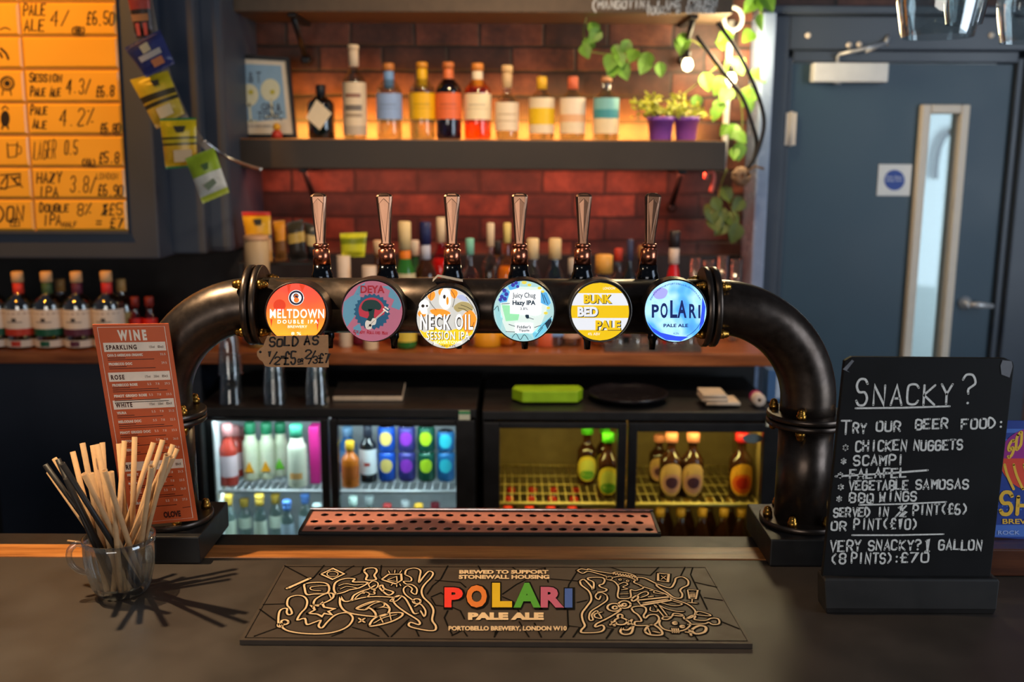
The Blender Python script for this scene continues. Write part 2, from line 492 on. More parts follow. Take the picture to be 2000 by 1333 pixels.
# wall beyond the door with white boarding, and its lamp
def _tiles(N, L, bs):
    tc = N.new('ShaderNodeTexCoord'); sx = N.new('ShaderNodeSeparateXYZ'); mt = N.new('ShaderNodeMath'); mt.operation = 'MULTIPLY'; mt.inputs[1].default_value = 30
    fr_ = N.new('ShaderNodeMath'); fr_.operation = 'FRACT'
    L.new(tc.outputs['Object'], sx.inputs[0]); L.new(sx.outputs['Z'], mt.inputs[0]); L.new(mt.outputs[0], fr_.inputs[0])
    r = ramp(N, [(.0, (170, 186, 200)), (.12, (222, 230, 236)), (.9, (232, 238, 240))])
    L.new(fr_.outputs[0], r.inputs[0]); L.new(r.outputs[0], bs.inputs['Base Color']); bs.inputs['Roughness'].default_value = .4
b = MB(); b.box(.6, 4, 6.0, 6.1, .1, 3.4); struct(b.build('wall_far', node_mat('white_boarding', _tiles)))
area('far_room_window', (3.3, 4.4, 1.5), (2.45, 6.0, 1.5), 1.5, 1.8, 40, (.82, .92, 1))
t = thing('hose', 'dark curved hose hanging on the white wall beyond the door pane', 'hose', at(1845, 330, 5.97))
b = MB(); b.sm = True
b.tube(smooth([at(x, y, 5.96) for x, y in ((1827, 350), (1829, 318), (1836, 285), (1848, 264), (1866, 254))], 5), .016)
b.build('pipe', pm('dark_hose', (52, 60, 72), .4), t, True)
b = MB(); b.box(*sum(((at(1812, 0, 5.95).x, at(1820, 0, 5.95).x), (5.93, 6.0), (at(1815, 356, 5.95).z, at(1815, 312, 5.95).z)), ()), .004)
b.build('bracket', pm('dark_hose', (70, 80, 92)), t, True)

# door
d = thing('door_1', 'teal painted door with tall narrow glazed slot and chrome lever', 'door', ((XDL + XDR) / 2, YD, .1)); struct(d)
VX0, VX1, VZT = at(1803, 203, YD - .03).x, at(1897, 203, YD - .03).x, at(1850, 204, YD - .03).z
VZB = .75
b = MB()
b.box(XDL, VX0 + .012, YD, YD + .045, .105, ZDT); b.box(VX1 - .012, XDR, YD, YD + .045, .105, ZDT)
b.box(VX0 + .012, VX1 - .012, YD, YD + .045, VZT - .012, ZDT); b.box(VX0 + .012, VX1 - .012, YD, YD + .045, .105, VZB + .012)
b.build('slab', M_DOOR, d, True)
b = MB(); fwd = .033
for x0, x1, z0, z1 in ((VX0, VX0 + fwd, VZB, VZT), (VX1 - fwd, VX1, VZB, VZT), (VX0 + fwd, VX1 - fwd, VZT - fwd, VZT), (VX0 + fwd, VX1 - fwd, VZB, VZB + fwd)):
    b.box(x0, x1, YD - .03, YD + .055, z0, z1, .006)
vf = b.build('vision_frame', M_CREAM, d, True)
b = MB(); b.box(VX0 + fwd - .004, VX1 - fwd + .004, YD + .02, YD + .026, VZB + fwd, VZT - fwd)
b.build('pane', M_PANE, d, True)
p0, p1 = at(1590, 122, YD - .05), at(1734, 161, YD - .05)
b = MB(); b.box(p0.x, p1.x, YD - .055, YD, p1.z, p0.z, .006); dc = b.build('door_closer', M_WHITE, d, True)
b = MB(); b.sm = True
q = at(1636, 122, YD - .035); e = at(1730, 84, YD - .08)
b.tube([q, q + Vector((0, 0, .02)), at(1640, 106, YD - .06), at(1690, 95, YD - .11), e], .006, 8)
b.tube([e, at(1735, 70, YD - .06), at(1731, 96, YD - .04)], .007, 8); b.tube([e, at(1690, 102, YD - .06)], .005, 8)
b.lathe([(.014, 0), (.014, .022), (.008, .026)], 14, TR(*at(1636, 165, YD - .03)))
a_ = b.build('closer_arm', M_SATIN, dc); a_.matrix_parent_inverse = wm(dc).inverted()
p0, p1 = at(1717, 321, YD - .004), at(1777, 383, YD - .004)
b = MB(); b.box(p0.x, p1.x, YD - .004, YD, p1.z, p0.z, .001)
cx, cy = 1747, 352
b.mi = 1; b.face([at(x, y, YD - .0048) for x, y in circ(cx, cy, 20)])
b.mi = 2
for yy, s_ in ((346, 'Fire door'), (353, 'keep shut')):
    btext(b, s_, (cx - 16, yy - 3, cx + 16, yy + 3), PY(YD - .0053))
sg = b.build('fire_door_sign', [M_WHITE, ink((24, 66, 160)), ink((220, 226, 240))], d, True); sg['label'] = 'white square sign with round blue notice'
b = MB(); b.sm = True
p = at(1884, 592, YD); b.lathe([(.026, 0), (.026, .006), (.014, .012), (.011, .05)], 20, TR(p.x, YD, p.z) @ RX(pi / 2))
b.tube([(p.x, YD - .05, p.z), (p.x + .03, YD - .058, p.z), (p.x + .085, YD - .055, p.z - .004)], [.011, .013, .009], 10)
h = b.build('handle', M_SATIN, d, True); h['label'] = 'chrome lever handle'
p0, p1 = at(1538, 218, YD - .03), at(1550, 286, YD - .03)
b = MB(); b.sm = True; b.lathe([(.008, p1.z), (.008, p0.z)], 12, TR((p0.x + p1.x) / 2, YD - .03, 0))
b.box(p0.x - .004, p1.x + .006, YD - .03, YD - .002, p1.z + .004, p0.z - .004)
b.build('hinge', M_CREAM, d, True)

# left piers of painted panelling: a stepped casing that carries the tiled beer list
YP1, YP2 = 3.25, 3.38
ZPB = at(150, 506, YP1).z
XP1 = at(309, 440, YP1).x; XP2 = at(441, 440, YP2).x
b = MB(); b.box(-2.6, XP1, YP1, YW + .1, ZPB, 3.4, .008); b.box(XP1 - .1, at(388, 200, YP2).x, YP2, YW + .1, ZPB + .005, 3.4, .008)
b.box(XP1 - .05, XP2, YP2 + .06, YW + .1, ZPB + .005, 3.4, .02)
struct(b.build('wall_left', M_PIL))
b = MB(); b.box(-2.6, XP2 - .01, 3.62, YW, .1, ZPB, 0); struct(b.build('trim_2', M_BLK2))

# ------------------------------------------------------------------ bar counter
bar = thing('bar_counter', 'black topped bar counter with an oak edging strip', 'bar counter', (0, 1.5, .1))
b = MB(); b.box(-1.7, 1.7, 1.1, 1.882, 1.062, ZB, .004); b.build('worktop', M_BAR, bar, True)
b = MB(); b.box(-1.7, 1.7, 1.882, 1.947, 1.06, ZB + .001, .003); o = b.build('edging_strip', M_OAK, bar, True); o['label'] = 'varnished oak edging strip'
b = MB(); b.box(-1.7, 1.7, 1.947, 2.018, 1.04, ZB - .004, .003); b.build('back_ledge', M_BLACK, bar, True)
b = MB(); b.box(-1.7, 1.7, 1.25, 1.95, .1, 1.06); b.build('front_panel', M_DKWOOD, bar, True)
bar.location = (0, 1.5, .1)

# ------------------------------------------------------------------ beer font
YF, ZF, RP = 1.95, at(1000, 598, 1.95).z, .0545
XPL, XPR, XFL, XFR = -.700, .597, -.505, .388
ZBX = 1.157
font = thing('beer_font', 'dark steel pipe beer font arching over the bar with six taps and round badges', 'beer tap tower', (0, YF, ZB))
RE = .192
ZM = 1.377                                # middle flanges
def arc(xc, zc, r, a0, a1, n=18):
    return [(xc + r * cos(a0 + (a1 - a0) * k / n), YF, zc + r * sin(a0 + (a1 - a0) * k / n)) for k in range(n + 1)]
def ringx(b, x0, x1, r, ri=0):
    b.lathe([(r - .002, x0), (r, x0 + .002), (r, x1 - .002), (r - .002, x1)], 40, TR(0, YF, ZF) @ RY(pi / 2))
_nut = []
def nuts(fl, Ms):
    for M in Ms:
        if not _nut:
            b = MB(); b.sm = True; nut(b, None); o = b.build('brass_nut', M_BRASS); _nut.append(o)
        else:
            o = _nut[0].copy(); COL.objects.link(o)
        o.parent = fl; o.matrix_parent_inverse = wm(fl).inverted(); o.matrix_basis = M
        o['label'] = 'brass domed nut'
def nut(b, M):
    b.lathe([(.0098, 0), (.0098, .0085), (.008, .0095), (.0078, .014), (.0055, .0185), (.001, .0205)], 12, M)
b = MB(); b.sm = True; b.tube([(XFL, YF, ZF), (XFR, YF, ZF)], RP, 40); b.build('crossbar', M_PIPE, font, True)
for side, xf, xp, s in (('l', XFL, XPL, 1), ('r', XFR, XPR, -1)):
    b = MB(); b.sm = True
    xc = xp + s * RE
    pts = [(xf, YF, ZF)] + (arc(xc, ZF - RE, RE, pi / 2, pi) if s > 0 else arc(xc, ZF - RE, RE, pi / 2, 0)) + [(xp, YF, ZM)]
    b.tube(pts, RP, 40); b.build('elbow', M_PIPE, font, True)
    b = MB(); b.sm = True; b.tube([(xp, YF, ZM), (xp, YF, ZBX)], RP, 40); b.build('post', M_PIPE, font, True)
    # flange pair where the elbow meets the crossbar
    for x0, x1 in ((xf - .0145, xf - .002), (xf + .002, xf + .0145)):
        b = MB(); b.sm = False; ringx(b, x0, x1, .0795)
        fl = b.build('flange', M_PIPE, font, True, bevel=0)
        inner = (x0 < xf)
        nuts(fl, [TR(x0 if inner else x1, YF + .0655 * cos(q), ZF + .0655 * sin(q)) @ RY(-pi / 2 if inner else pi / 2) for q in (pi / 4, 3 * pi / 4, 5 * pi / 4, 7 * pi / 4)])
    for z0, z1 in ((ZM + .001, ZM + .0125), (ZM - .0125, ZM - .001)):
        b = MB(); b.lathe([(.0785, z0), (.0805, z0 + .002), (.0805, z1 - .002), (.0785, z1)], 44, TR(xp, YF, 0))
        fl = b.build('flange', M_PIPE, font, True)
        a0 = radians(48) if s > 0 else radians(154)
        nuts(fl, [TR(xp + .067 * cos(a0 + k * pi / 2), YF + .067 * sin(a0 + k * pi / 2), z1 if z0 > ZM else z0) @ (RX(0) if z0 > ZM else RX(pi)) for k in range(4)])
    b = MB(); b.lathe([(.0815, ZBX), (.0835, ZBX + .002), (.0835, ZBX + .010), (.0815, ZBX + .012)], 44, TR(xp, YF, 0))
    fl = b.build('base_flange', M_PIPE, font, True)
    nn_, a0 = (4, radians(27)) if s > 0 else (6, pi)
    nuts(fl, [TR(xp + .069 * cos(a0 + k * 2 * pi / nn_), YF + .069 * sin(a0 + k * 2 * pi / nn_), ZBX + .012) for k in range(nn_)])
    b = MB(); b.box(xp - .087, xp + .087, 1.848, 2.052, ZB + .0012, ZBX, .003); b.build('base_box', M_BLACK, font, True)
# taps: lever and spout
for px, lean in ((630, -.010), (757, -.012), (884, -.001), (1014, 0), (1137, .001), (1265, .018)):
    p = at(px, 545, YF + .02); x = p.x
    zt = at(px, 377, YF + .02).z; zc, zf, zn = at(px, 517, YF + .02).z, at(px, 487, YF + .02).z, at(px, 470, YF + .02).z
    A = TR(x, YF + .02, zc) @ RY(lean * 2.4) @ TR(-x, -YF - .02, -zc)
    b = MB(); b.sm = True
    b.lathe([(.020, ZF + .045), (.0225, p.z + .002), (.021, p.z + .010), (.0185, p.z + .016), (.0178, zc)], 24, TR(x, YF + .02, 0))
    tp = b.build('tap_handle', M_GUN, font, True)
    b = MB(); b.sm = True
    b.lathe([(.0172, zc), (.0168, zf - .001), (.0125, zf + .001), (.0125, zf + .004), (.0155, zf + .005), (.0155, zf + .010), (.012, zf + .012)], 24, A @ TR(x, YF + .02, 0))
    f_ = b.build('ferrule', M_COPPER, tp); f_['label'] = 'copper ferrule'
    b = MB()
    H = zt - zf - .010
    rows = []
    for f, wd, dp in ((0, .0098, .0098), (.06, .0092, .0096), (.3, .0112, .0090), (.6, .0136, .0080), (.86, .0158, .0072), (.93, .0163, .007), (.965, .0142, .0055), (.99, .009, .004), (1, .004, .002)):
        z = zf + .010 + f * H
        c = wd * .3
        ring = [(-wd, -dp + dp * .55), (-wd + c, -dp), (wd - c, -dp), (wd, -dp + dp * .55), (wd, dp * .45), (wd - c, dp), (-wd + c, dp), (-wd, dp * .45)]
        rows.append([A @ Vector((x + u, YF + .02 + v, z)) for u, v in ring])
    vs = b.grid(rows, True, False); b.cap(vs[0], True); b.cap(vs[-1])
    # raised V-shaped facet on the front
    z0, z1 = zf + .010 + .04 * H, zf + .010 + .90 * H
    b.prism([A @ Vector(q) for q in ((x, YF + .0105, z0), (x + .0098, YF + .0128, z1 - .01), (x, YF + .0125, z1), (x - .0098, YF + .0128, z1 - .01))], (0, -.0016, 0))
    g = b.build('grip', M_BRONZE, tp, bevel=.0012); g['label'] = 'tapered polished bronze grip'
    b = MB(); b.sm = True
    zb_ = ZF - RP
    sx = x + .012
    b.lathe([(.010, zb_ + .01), (.010, zb_ - .012), (.0075, zb_ - .016), (.006, zb_ - .034)], 16, TR(sx, YF + .012, 0))
    b.build('spout', M_GUN, font, True)
# badges
YBD = 1.852
FB = Vector((0, -1, 0))
def badge(cx, cy, r, name_label, rimcol):
    P = at(cx, cy, YBD); R = r * mpp(YBD, 1.6)
    b = MB(); b.sm = True
    Mx = TR(P.x, YBD, P.z) @ RX(pi / 2)
    b.lathe([(R * .92, -.052), (R * 1.0, -.046), (R * 1.0, -.004), (R * .99, .0005), (R * .955, .0012), (R * .945, -.001)], 56, Mx, cap1=False)
    hs = b.build('badge', rimcol, font, True); hs['label'] = name_label
    b = MB(); b.sm = True; b.tube([(P.x, YBD + .05, P.z), (P.x, YF, ZF)], .018, 16)
    o = b.build('badge_stem', M_BLACK, hs); return hs, P, R
def layers():
    k = [0]
    def nxt(): k[0] += 1; return YBD - .0012 - .00025 * k[0]
    return nxt
def poly(b, mi, pts, Y, clip=None):
    b.mi = mi
    if clip:
        cx, cy, r = clip; q = []
        for x, y in pts:
            dx, dy = x - cx, y - cy; dd = math.hypot(dx, dy)
            q.append((cx + dx * r / dd, cy + dy * r / dd) if dd > r else (x, y))
        pts = q
    b.face([at(x, y, Y) for x, y in pts])
def strokes(b, mi, pts, Y, w, sm_=True, closed=False):
    b.mi = mi
    pp = smooth(pts, 4, closed) if sm_ and len(pts) > 2 else pts
    b.ribbon([at(p[0], p[1], Y) for p in pp], FB, w * mpp(YBD), closed)
M_RIM1 = pm('brown_badge_rim', (60, 44, 38), .4, .3)
M_RIM2 = pm('black_badge_rim', (26, 26, 28), .3, .4)
M_RIM3 = pm('steel_badge_rim', (98, 98, 98), .3, .8)
def printed(name, stops, mode, emit, scale=2.5, det=1.5):
    """printed badge artwork: colours from a noise field or from bottom to top"""
    def f(N, L, bs):
        tc = N.new('ShaderNodeTexCoord'); nz = N.new('ShaderNodeTexNoise'); nz.inputs['Scale'].default_value = scale; nz.inputs['Detail'].default_value = det
        L.new(tc.outputs['Generated'], nz.inputs['Vector'])
        r = ramp(N, stops)
        if mode == 'noise':
            L.new(nz.outputs['Fac'], r.inputs[0])
        else:
            sx = N.new('ShaderNodeSeparateXYZ'); ad = N.new('ShaderNodeMath'); ad.operation = 'MULTIPLY_ADD'; ad.inputs[1].default_value = .45
            L.new(tc.outputs['Generated'], sx.inputs[0]); L.new(nz.outputs['Fac'], ad.inputs[0]); L.new(sx.outputs['Z'], ad.inputs[2])
            s2 = N.new('ShaderNodeMath'); s2.operation = 'SUBTRACT'; s2.inputs[1].default_value = .22
            L.new(ad.outputs[0], s2.inputs[0]); L.new(s2.outputs[0], r.inputs[0])
        if mode == 'const': r.color_ramp.interpolation = 'CONSTANT'
        L.new(r.outputs[0], bs.inputs['Base Color']); L.new(r.outputs[0], bs.inputs['Emission Color'])
        bs.inputs['Emission Strength'].default_value = emit; bs.inputs['Roughness'].default_value = .25
    return node_mat(name, f)

# 1 orange badge
hs, P, R_ = badge(579, 613, 62.5, 'round orange and red badge with white lettering', M_RIM1)
b = MB(); nx = layers(); C1 = (578, 612, 58)
poly(b, 0, circ(*C1, n=56), nx())
Y = nx(); poly(b, 2, circ(546, 597, 12), Y); Y = nx()
for pts in ([(528, 624), (530, 640), (532, 624)], [(618, 624), (620, 648), (623, 624)], [(560, 556), (564, 575), (568, 556)], [(584, 555), (590, 571), (596, 557)]): poly(b, 2, pts, Y)
Y = nx(); poly(b, 3, circ(578.5, 582, 15.5), Y); Y = nx(); poly(b, 1, circ(578.5, 582, 15.5 * .66), Y)
strokes(b, 1, circ(578.5, 582, 14.6, n=24), Y, .9, False, True)
Y = nx(); poly(b, 3, circ(578, 578.5, 5.2), Y); poly(b, 4, circ(579, 586.5, 5.2), Y); Y = nx(); stext(b, 'S', 575, 581, 589, 13, PY(Y), FB, .0016)
Y = nx(); b.mi = 1
btext(b, 'MELTDOWN', (527, 604, 633, 622), PY(Y), bold=.018, sp=1.15); btext(b, 'DOUBLE IPA', (542, 625, 621, 632.5), PY(Y), bold=.02, sp=1.5)
btext(b, 'BREWERY', (562, 636, 600, 641), PY(Y)); btext(b, '8 %', (569, 649, 588, 655), PY(Y))
o = b.build('badge_face', [printed('molten_orange', [(.1, (255, 176, 40)), (.35, (255, 140, 30)), (.62, (248, 92, 34)), (.9, (236, 62, 36))], 'vert', .85), lit((255, 250, 240), .95), lit((230, 62, 24), .6), lit((26, 30, 62), .5), lit((240, 120, 40), .7)], hs)
# 2 pink and blue badge
hs, P, R_ = badge(728, 607, 63, 'round pink and blue badge with a tree and guitar', M_RIM1)
b = MB(); nx = layers(); C2 = (727, 608, 59)
poly(b, 0, circ(*C2, n=56), nx()); Y = nx()
for pts in ([(670, 590), (684, 580), (700, 572), (706, 584), (698, 594), (702, 606), (690, 622), (676, 640), (668, 618)], [(746, 560), (762, 568), (758, 580), (770, 586), (764, 600), (780, 606), (788, 596), (784, 580), (772, 566), (760, 556)], [(700, 560), (714, 552), (704, 575), (690, 578)], [(690, 640), (702, 632), (706, 644), (700, 656), (692, 650)]):
    poly(b, 1, pts, Y, (727, 608, 58.5))
Y = nx(); poly(b, 2, [(726.5 + (36 if k % 2 else 32) * cos(k * pi / 24), 609 + (36 if k % 2 else 32) * sin(k * pi / 24)) for k in range(48)], Y)
Y = nx(); poly(b, 3, circ(726, 607, 25.5), Y)
Y = nx(); poly(b, 2, [(703, 618), (716, 622), (736, 622), (750, 614), (744, 634), (726, 641), (708, 634)], Y)
Y = nx(); poly(b, 4, smooth([(706, 602), (711, 590), (722, 586), (736, 588), (745, 598), (741, 606), (730, 604), (724, 608), (713, 608)], 4, True), Y); poly(b, 4, [(719, 604), (732, 604), (730, 618), (734, 628), (715, 628), (721, 616)], Y)
Y = nx(); poly(b, 5, smooth([(713, 634), (716, 626), (724, 628), (728, 622), (735, 624), (733, 634), (727, 636), (725, 643), (716, 643)], 4, True), Y); strokes(b, 5, [(731, 626), (752, 606)], Y, 2.6, False); strokes(b, 5, [(749, 604), (757, 610)], Y, 3, False); strokes(b, 5, [(752, 600), (758, 604)], Y, 3, False)
Y = nx(); poly(b, 6, circ(723, 636, 2.5), Y); strokes(b, 6, [(718, 640), (748, 609)], Y, .6, False)
btext(b, 'DEYA', (704, 558, 751, 573), PY(Y), bold=.03, mi=7)
strokes(b, 7, [(693, 645), (690, 649), (695, 651), (692, 656)], Y, 1.1)
stext(b, 'Steady Rolling Man', 691, 757, 651, 6, PY(Y), FB, .0010, 654)
o = b.build('badge_face', [lit((214, 122, 146), .22), lit((112, 172, 196), .22), lit((28, 100, 136), .22), lit((210, 52, 72), .3), lit((14, 62, 58), .2), lit((236, 224, 208), .34), lit((40, 30, 36), .1), lit((176, 22, 44), .3)], hs)
# 3 yellow and white badge
hs, P, R_ = badge(874, 621, 63, 'round yellow and white badge with skull drawings', M_RIM2)
b = MB(); nx = layers(); C3 = (873, 622, 59); K = (873, 622, 58.5)
poly(b, 0, circ(*C3, n=56), nx()); Y = nx()
poly(b, 1, [(814, 646), (830, 650), (850, 640), (873, 648), (900, 640), (920, 628), (932, 622), (932, 660), (873, 690), (814, 670)] , Y, K)
Y = nx()
for pts in ([(834, 576), (846, 568), (850, 578), (842, 588)], [(860, 560), (866, 566), (862, 578), (856, 572)], [(884, 562), (894, 572), (888, 584), (880, 574)], [(816, 612), (826, 604), (832, 616), (822, 620)], [(840, 606), (862, 604), (880, 612), (864, 620), (848, 616)], [(902, 620), (918, 606), (930, 620), (926, 640), (914, 652), (904, 640)]): poly(b, 2, smooth(pts, 3, True), Y, K)
for pts in ([(886, 600), (900, 590), (915, 592), (924, 602), (918, 610), (904, 606), (894, 610)],): poly(b, 6, smooth(pts, 3, True), Y, K)
Y = nx()
poly(b, 3, smooth([(818, 597), (825, 587), (835, 588), (838, 598), (833, 604), (834, 612), (824, 613)], 4, True), Y); poly(b, 3, smooth([(862, 570), (870, 564), (878, 572), (880, 592), (876, 602), (868, 604), (858, 592)], 4, True), Y)
poly(b, 5, smooth([(892, 580), (904, 576), (914, 588), (904, 588)], 4, True), Y)
Y = nx(); poly(b, 4, circ(826, 598, 3.2), Y); poly(b, 4, circ(834, 598, 2.2), Y); poly(b, 4, circ(868, 580, 2.6, 4), Y); poly(b, 2, circ(874, 588, 2.4, 8), Y)
for pts in ([(842, 572), (840, 590), (852, 606)], [(880, 566), (888, 580), (884, 600)], [(910, 580), (924, 600), (930, 615)], [(834, 582), (830, 576), (838, 570)], [(900, 596), (912, 600), (922, 606)], [(895, 602), (906, 604), (914, 610)], [(846, 650), (848, 666), (844, 676)], [(896, 652), (900, 664)], [(926, 630), (920, 645)]): strokes(b, 4, pts, Y, .9)
Y2 = nx()
for Yk, mi, bo, dx in ((Y, 4, .06, .8), (Y2, 3, .022, 0)):
    btext(b, 'NECK OIL', (821 + dx, 614 + dx, 924 + dx, 645 + dx), PY(Yk), bold=bo, mi=mi, sp=1.2); btext(b, 'SESSION IPA', (833 + dx, 648 + dx, 917 + dx, 664 + dx), PY(Yk), bold=bo * .6, mi=mi, sp=1.15)
btext(b, 'BEAVERTOWN', (847, 666, 902, 672), PY(Y2), mi=3); btext(b, 'ABV 4.3%', (862, 674, 890, 678), PY(Y2), mi=4)
b.build('badge_face', [lit((224, 222, 214), .5), lit((244, 200, 24), .75), lit((244, 146, 36), .75), lit((250, 248, 242), .72), lit((60, 48, 40), .15), lit((176, 184, 216), .7), lit((188, 168, 110), .5)], hs)
# 4 pale green badge
hs, P, R_ = badge(1023, 608, 62.5, 'round pale green and blue badge with a white panel', M_RIM2)
b = MB(); nx = layers(); K = (1023, 608, 58.5)
poly(b, 0, circ(1023, 608, 59, n=56), nx()); Y = nx()
poly(b, 1, [(978, 590), (1000, 560), (1060, 560), (1070, 600), (1050, 650), (990, 650), (978, 620)], Y, K)
poly(b, 2, [(1040, 652), (1054, 636), (1075, 620), (1084, 625), (1072, 652), (1056, 668), (1044, 664)], Y, K)
poly(b, 4, [(960, 598), (974, 600), (982, 622), (978, 645), (966, 640)], Y, K); poly(b, 4, [(995, 655), (1030, 650), (1044, 664), (1020, 670), (1000, 664)], Y, K)
Y = nx()
poly(b, 3, [(990, 556), (1004, 548), (1016, 550), (1014, 562), (996, 568)], Y, K); poly(b, 3, [(978, 575), (988, 564), (996, 570), (990, 590), (976, 592)], Y, K); poly(b, 3, [(1056, 568), (1068, 572), (1076, 592), (1070, 598), (1056, 592)], Y, K)
poly(b, 5, [(980, 596), (1014, 598), (1015, 612), (1012, 626), (988, 628)], Y, K)
Y = nx()
for x, y, r in ((985, 568, 4), (989, 575, 4), (980, 580, 4), (986, 584, 4), (977, 586, 3.5), (1002, 557, 4), (1008, 553, 3.5), (1011, 560, 3)): poly(b, 6, circ(x, y, r, n=12), Y)
for x, y, r in ((1024, 552, 5), (1034, 557, 4), (1054, 563, 4), (1060, 570, 3.5), (1066, 612, 4), (1071, 602, 3.5)): poly(b, 7, circ(x, y, r, r * .7, n=12), Y, K)
poly(b, 8, [(1064, 632), (1076, 622), (1080, 630), (1070, 644)], Y, K); poly(b, 8, smooth([(1026, 616), (1032, 614), (1033, 622), (1028, 622)], 3, True), Y)
for pts in ([(980, 594), (996, 593)], [(1030, 620), (1042, 624)], [(994, 634), (1006, 638)], [(988, 648), (1006, 649)], [(1058, 572), (1064, 592)], [(1062, 576), (1070, 594)], [(965, 606), (972, 598), (974, 608)], [(1050, 648), (1078, 618)], [(1046, 658), (1060, 640)], [(1000, 660), (1008, 652), (1016, 664), (1024, 654), (1032, 664)], [(1044, 640), (1056, 636)]): strokes(b, 8, pts, Y, 1.1)
Y = nx(); poly(b, 9, [(996, 567), (1056, 569), (1056, 613), (1048, 616), (996, 613)], Y); poly(b, 9, [(1006, 632), (1040, 632), (1040, 651), (1006, 651)], Y)
Y = nx(); btext(b, 'Juicy Chug', (1001, 572, 1046, 585), PY(Y), bold=.012, mi=8); btext(b, 'Hazy IPA', (1001, 587, 1046, 599), PY(Y), bold=.04, mi=8); btext(b, '3.8%', (1016, 601, 1031, 606), PY(Y), mi=8)
btext(b, "Fiddler's", (1010, 636, 1037, 642), PY(Y), bold=.02, mi=8); btext(b, 'Tipple', (1013, 643.5, 1034, 649), PY(Y), bold=.02, mi=8)
b.build('badge_face', [lit((182, 222, 222), .55), lit((226, 240, 232), .6), lit((112, 196, 222), .7), lit((84, 168, 220), .7), lit((150, 204, 208), .7), lit((150, 222, 168), .7), lit((58, 60, 170), .5), lit((226, 204, 76), .7), lit((20, 60, 84), .2), lit((250, 251, 250), .72)], hs)
# 5 striped badge
hs, P, R_ = badge(1173, 608.5, 62.5, 'round badge with yellow and white stripes', M_RIM3)
b = MB(); nx = layers(); cx, cy, r = 1172, 609, 56.5
poly(b, 3, circ(cx, cy, 58.6, n=56), nx()); Y = nx()
def band(y0, y1, mi):
    f = lambda y: (max(0, r * r - (y - cy) ** 2)) ** .5
    ys = [y0 + (y1 - y0) * k / 12 for k in range(13)]
    poly(b, mi, [(cx - f(y), y) for y in ys] + [(cx + f(y), y) for y in ys[::-1]], Y)
for y0, y1, mi in ((cy - r, 573, 0), (573, 597, 1), (597, 621.5, 0), (621.5, 645, 1), (645, cy + r, 0)): band(y0, y1, mi)
Y = nx(); Y2 = nx()
for s_, bx, m1 in (('BUNK', (1140, 575.5, 1195, 593), 0), ('BED', (1128, 599.5, 1168, 619), 1), ('PALE', (1163, 626, 1212, 645), 0)):
    btext(b, s_, (bx[0] + 1.2, bx[1] + .9, bx[2] + 1.6, bx[3] + 1.2), PY(Y), bold=.075, mi=2); btext(b, s_, bx, PY(Y2), bold=.05, mi=m1)
btext(b, 'LONDON', (1178, 561, 1201, 566), PY(Y), mi=1); btext(b, '4% ABV', (1148, 650, 1172, 655.5), PY(Y), mi=1)
b.build('badge_face', [lit((240, 196, 8), .6), lit((232, 234, 240), .6), lit((40, 52, 58), .1), lit((50, 40, 20), .05)], hs)
# 6 blue badge
hs, P, R_ = badge(1319.5, 608, 63, 'round glowing blue badge with dark blue lettering', M_RIM2)
b = MB(); nx = layers(); cx, cy = 1319.5, 608
poly(b, 0, circ(cx, cy, 60, n=56), nx()); Y = nx()
K = (cx, cy, 59.5)
poly(b, 2, [(1262, 628), (1274, 640), (1290, 650), (1320, 657), (1345, 658), (1330, 668), (1300, 668), (1275, 650)], Y, K); poly(b, 3, smooth([(1275, 572), (1290, 562), (1304, 568), (1298, 582), (1282, 584)], 4, True), Y, K)
poly(b, 2, [(1372, 580), (1378, 600), (1376, 630), (1366, 646), (1370, 610)], Y, K)
Y = nx()
for ch, bx in (('P', (1273, 595, 1287, 621)), ('O', (1290, 592, 1304, 622)), ('L', (1309, 587, 1323, 621.5)), ('A', (1323, 587, 1341, 621.5)), ('R', (1346, 594, 1360, 622)), ('I', (1364, 596, 1368, 622))):
    btext(b, ch, bx, PY(Y), bold=.03, mi=1)
btext(b, 'PALE ALE', (1296, 633, 1344, 639.5), PY(Y), bold=.03, mi=1); btext(b, '4.2%', (1315, 650, 1326, 653.5), PY(Y), mi=1)
b.mi = 1
for k in range(34):
    a = pi * (1.14 + .72 * k / 33)
    stext(b, 'BREWEDFORPUBSPORTOBELLOLONDONALEWX'[k], cx + 53.5 * cos(a) - 1, cx + 53.5 * cos(a) + 1.2, cy + 53.5 * sin(a) + 1.3, 2.6, PY(Y), FB, .0005)
strokes(b, 1, circ(cx, cy, 53.5, n=20, a0=.4, a1=1.15), Y, .9, False)
o = b.build('badge_face', [printed('sky_print', [(.2, (46, 96, 232)), (.4, (92, 176, 250)), (.55, (176, 226, 253)), (.72, (120, 196, 250))], 'noise', .85, 2.2, 2), lit((16, 46, 120), .25), lit((44, 78, 226), .8), lit((160, 160, 236), .8)], hs)
for ch in font.children:
    pass
# a loose grey paper slip lying on the crossbar
t = thing('paper_slip', 'small grey paper slip curled on top of the pipe behind the yellow and white badge', 'paper slip', at(878, 546, 1.92))
b = MB(); b.sm = True
q = [(845, 546), (855, 536), (880, 541), (904, 546)]
b.grid([[at(x, y, 1.93) for x, y in q], [at(x, y + 5, 1.905) for x, y in q]])
b.build('slip', pm('grey_paper', (150, 148, 148), .7), t, True)

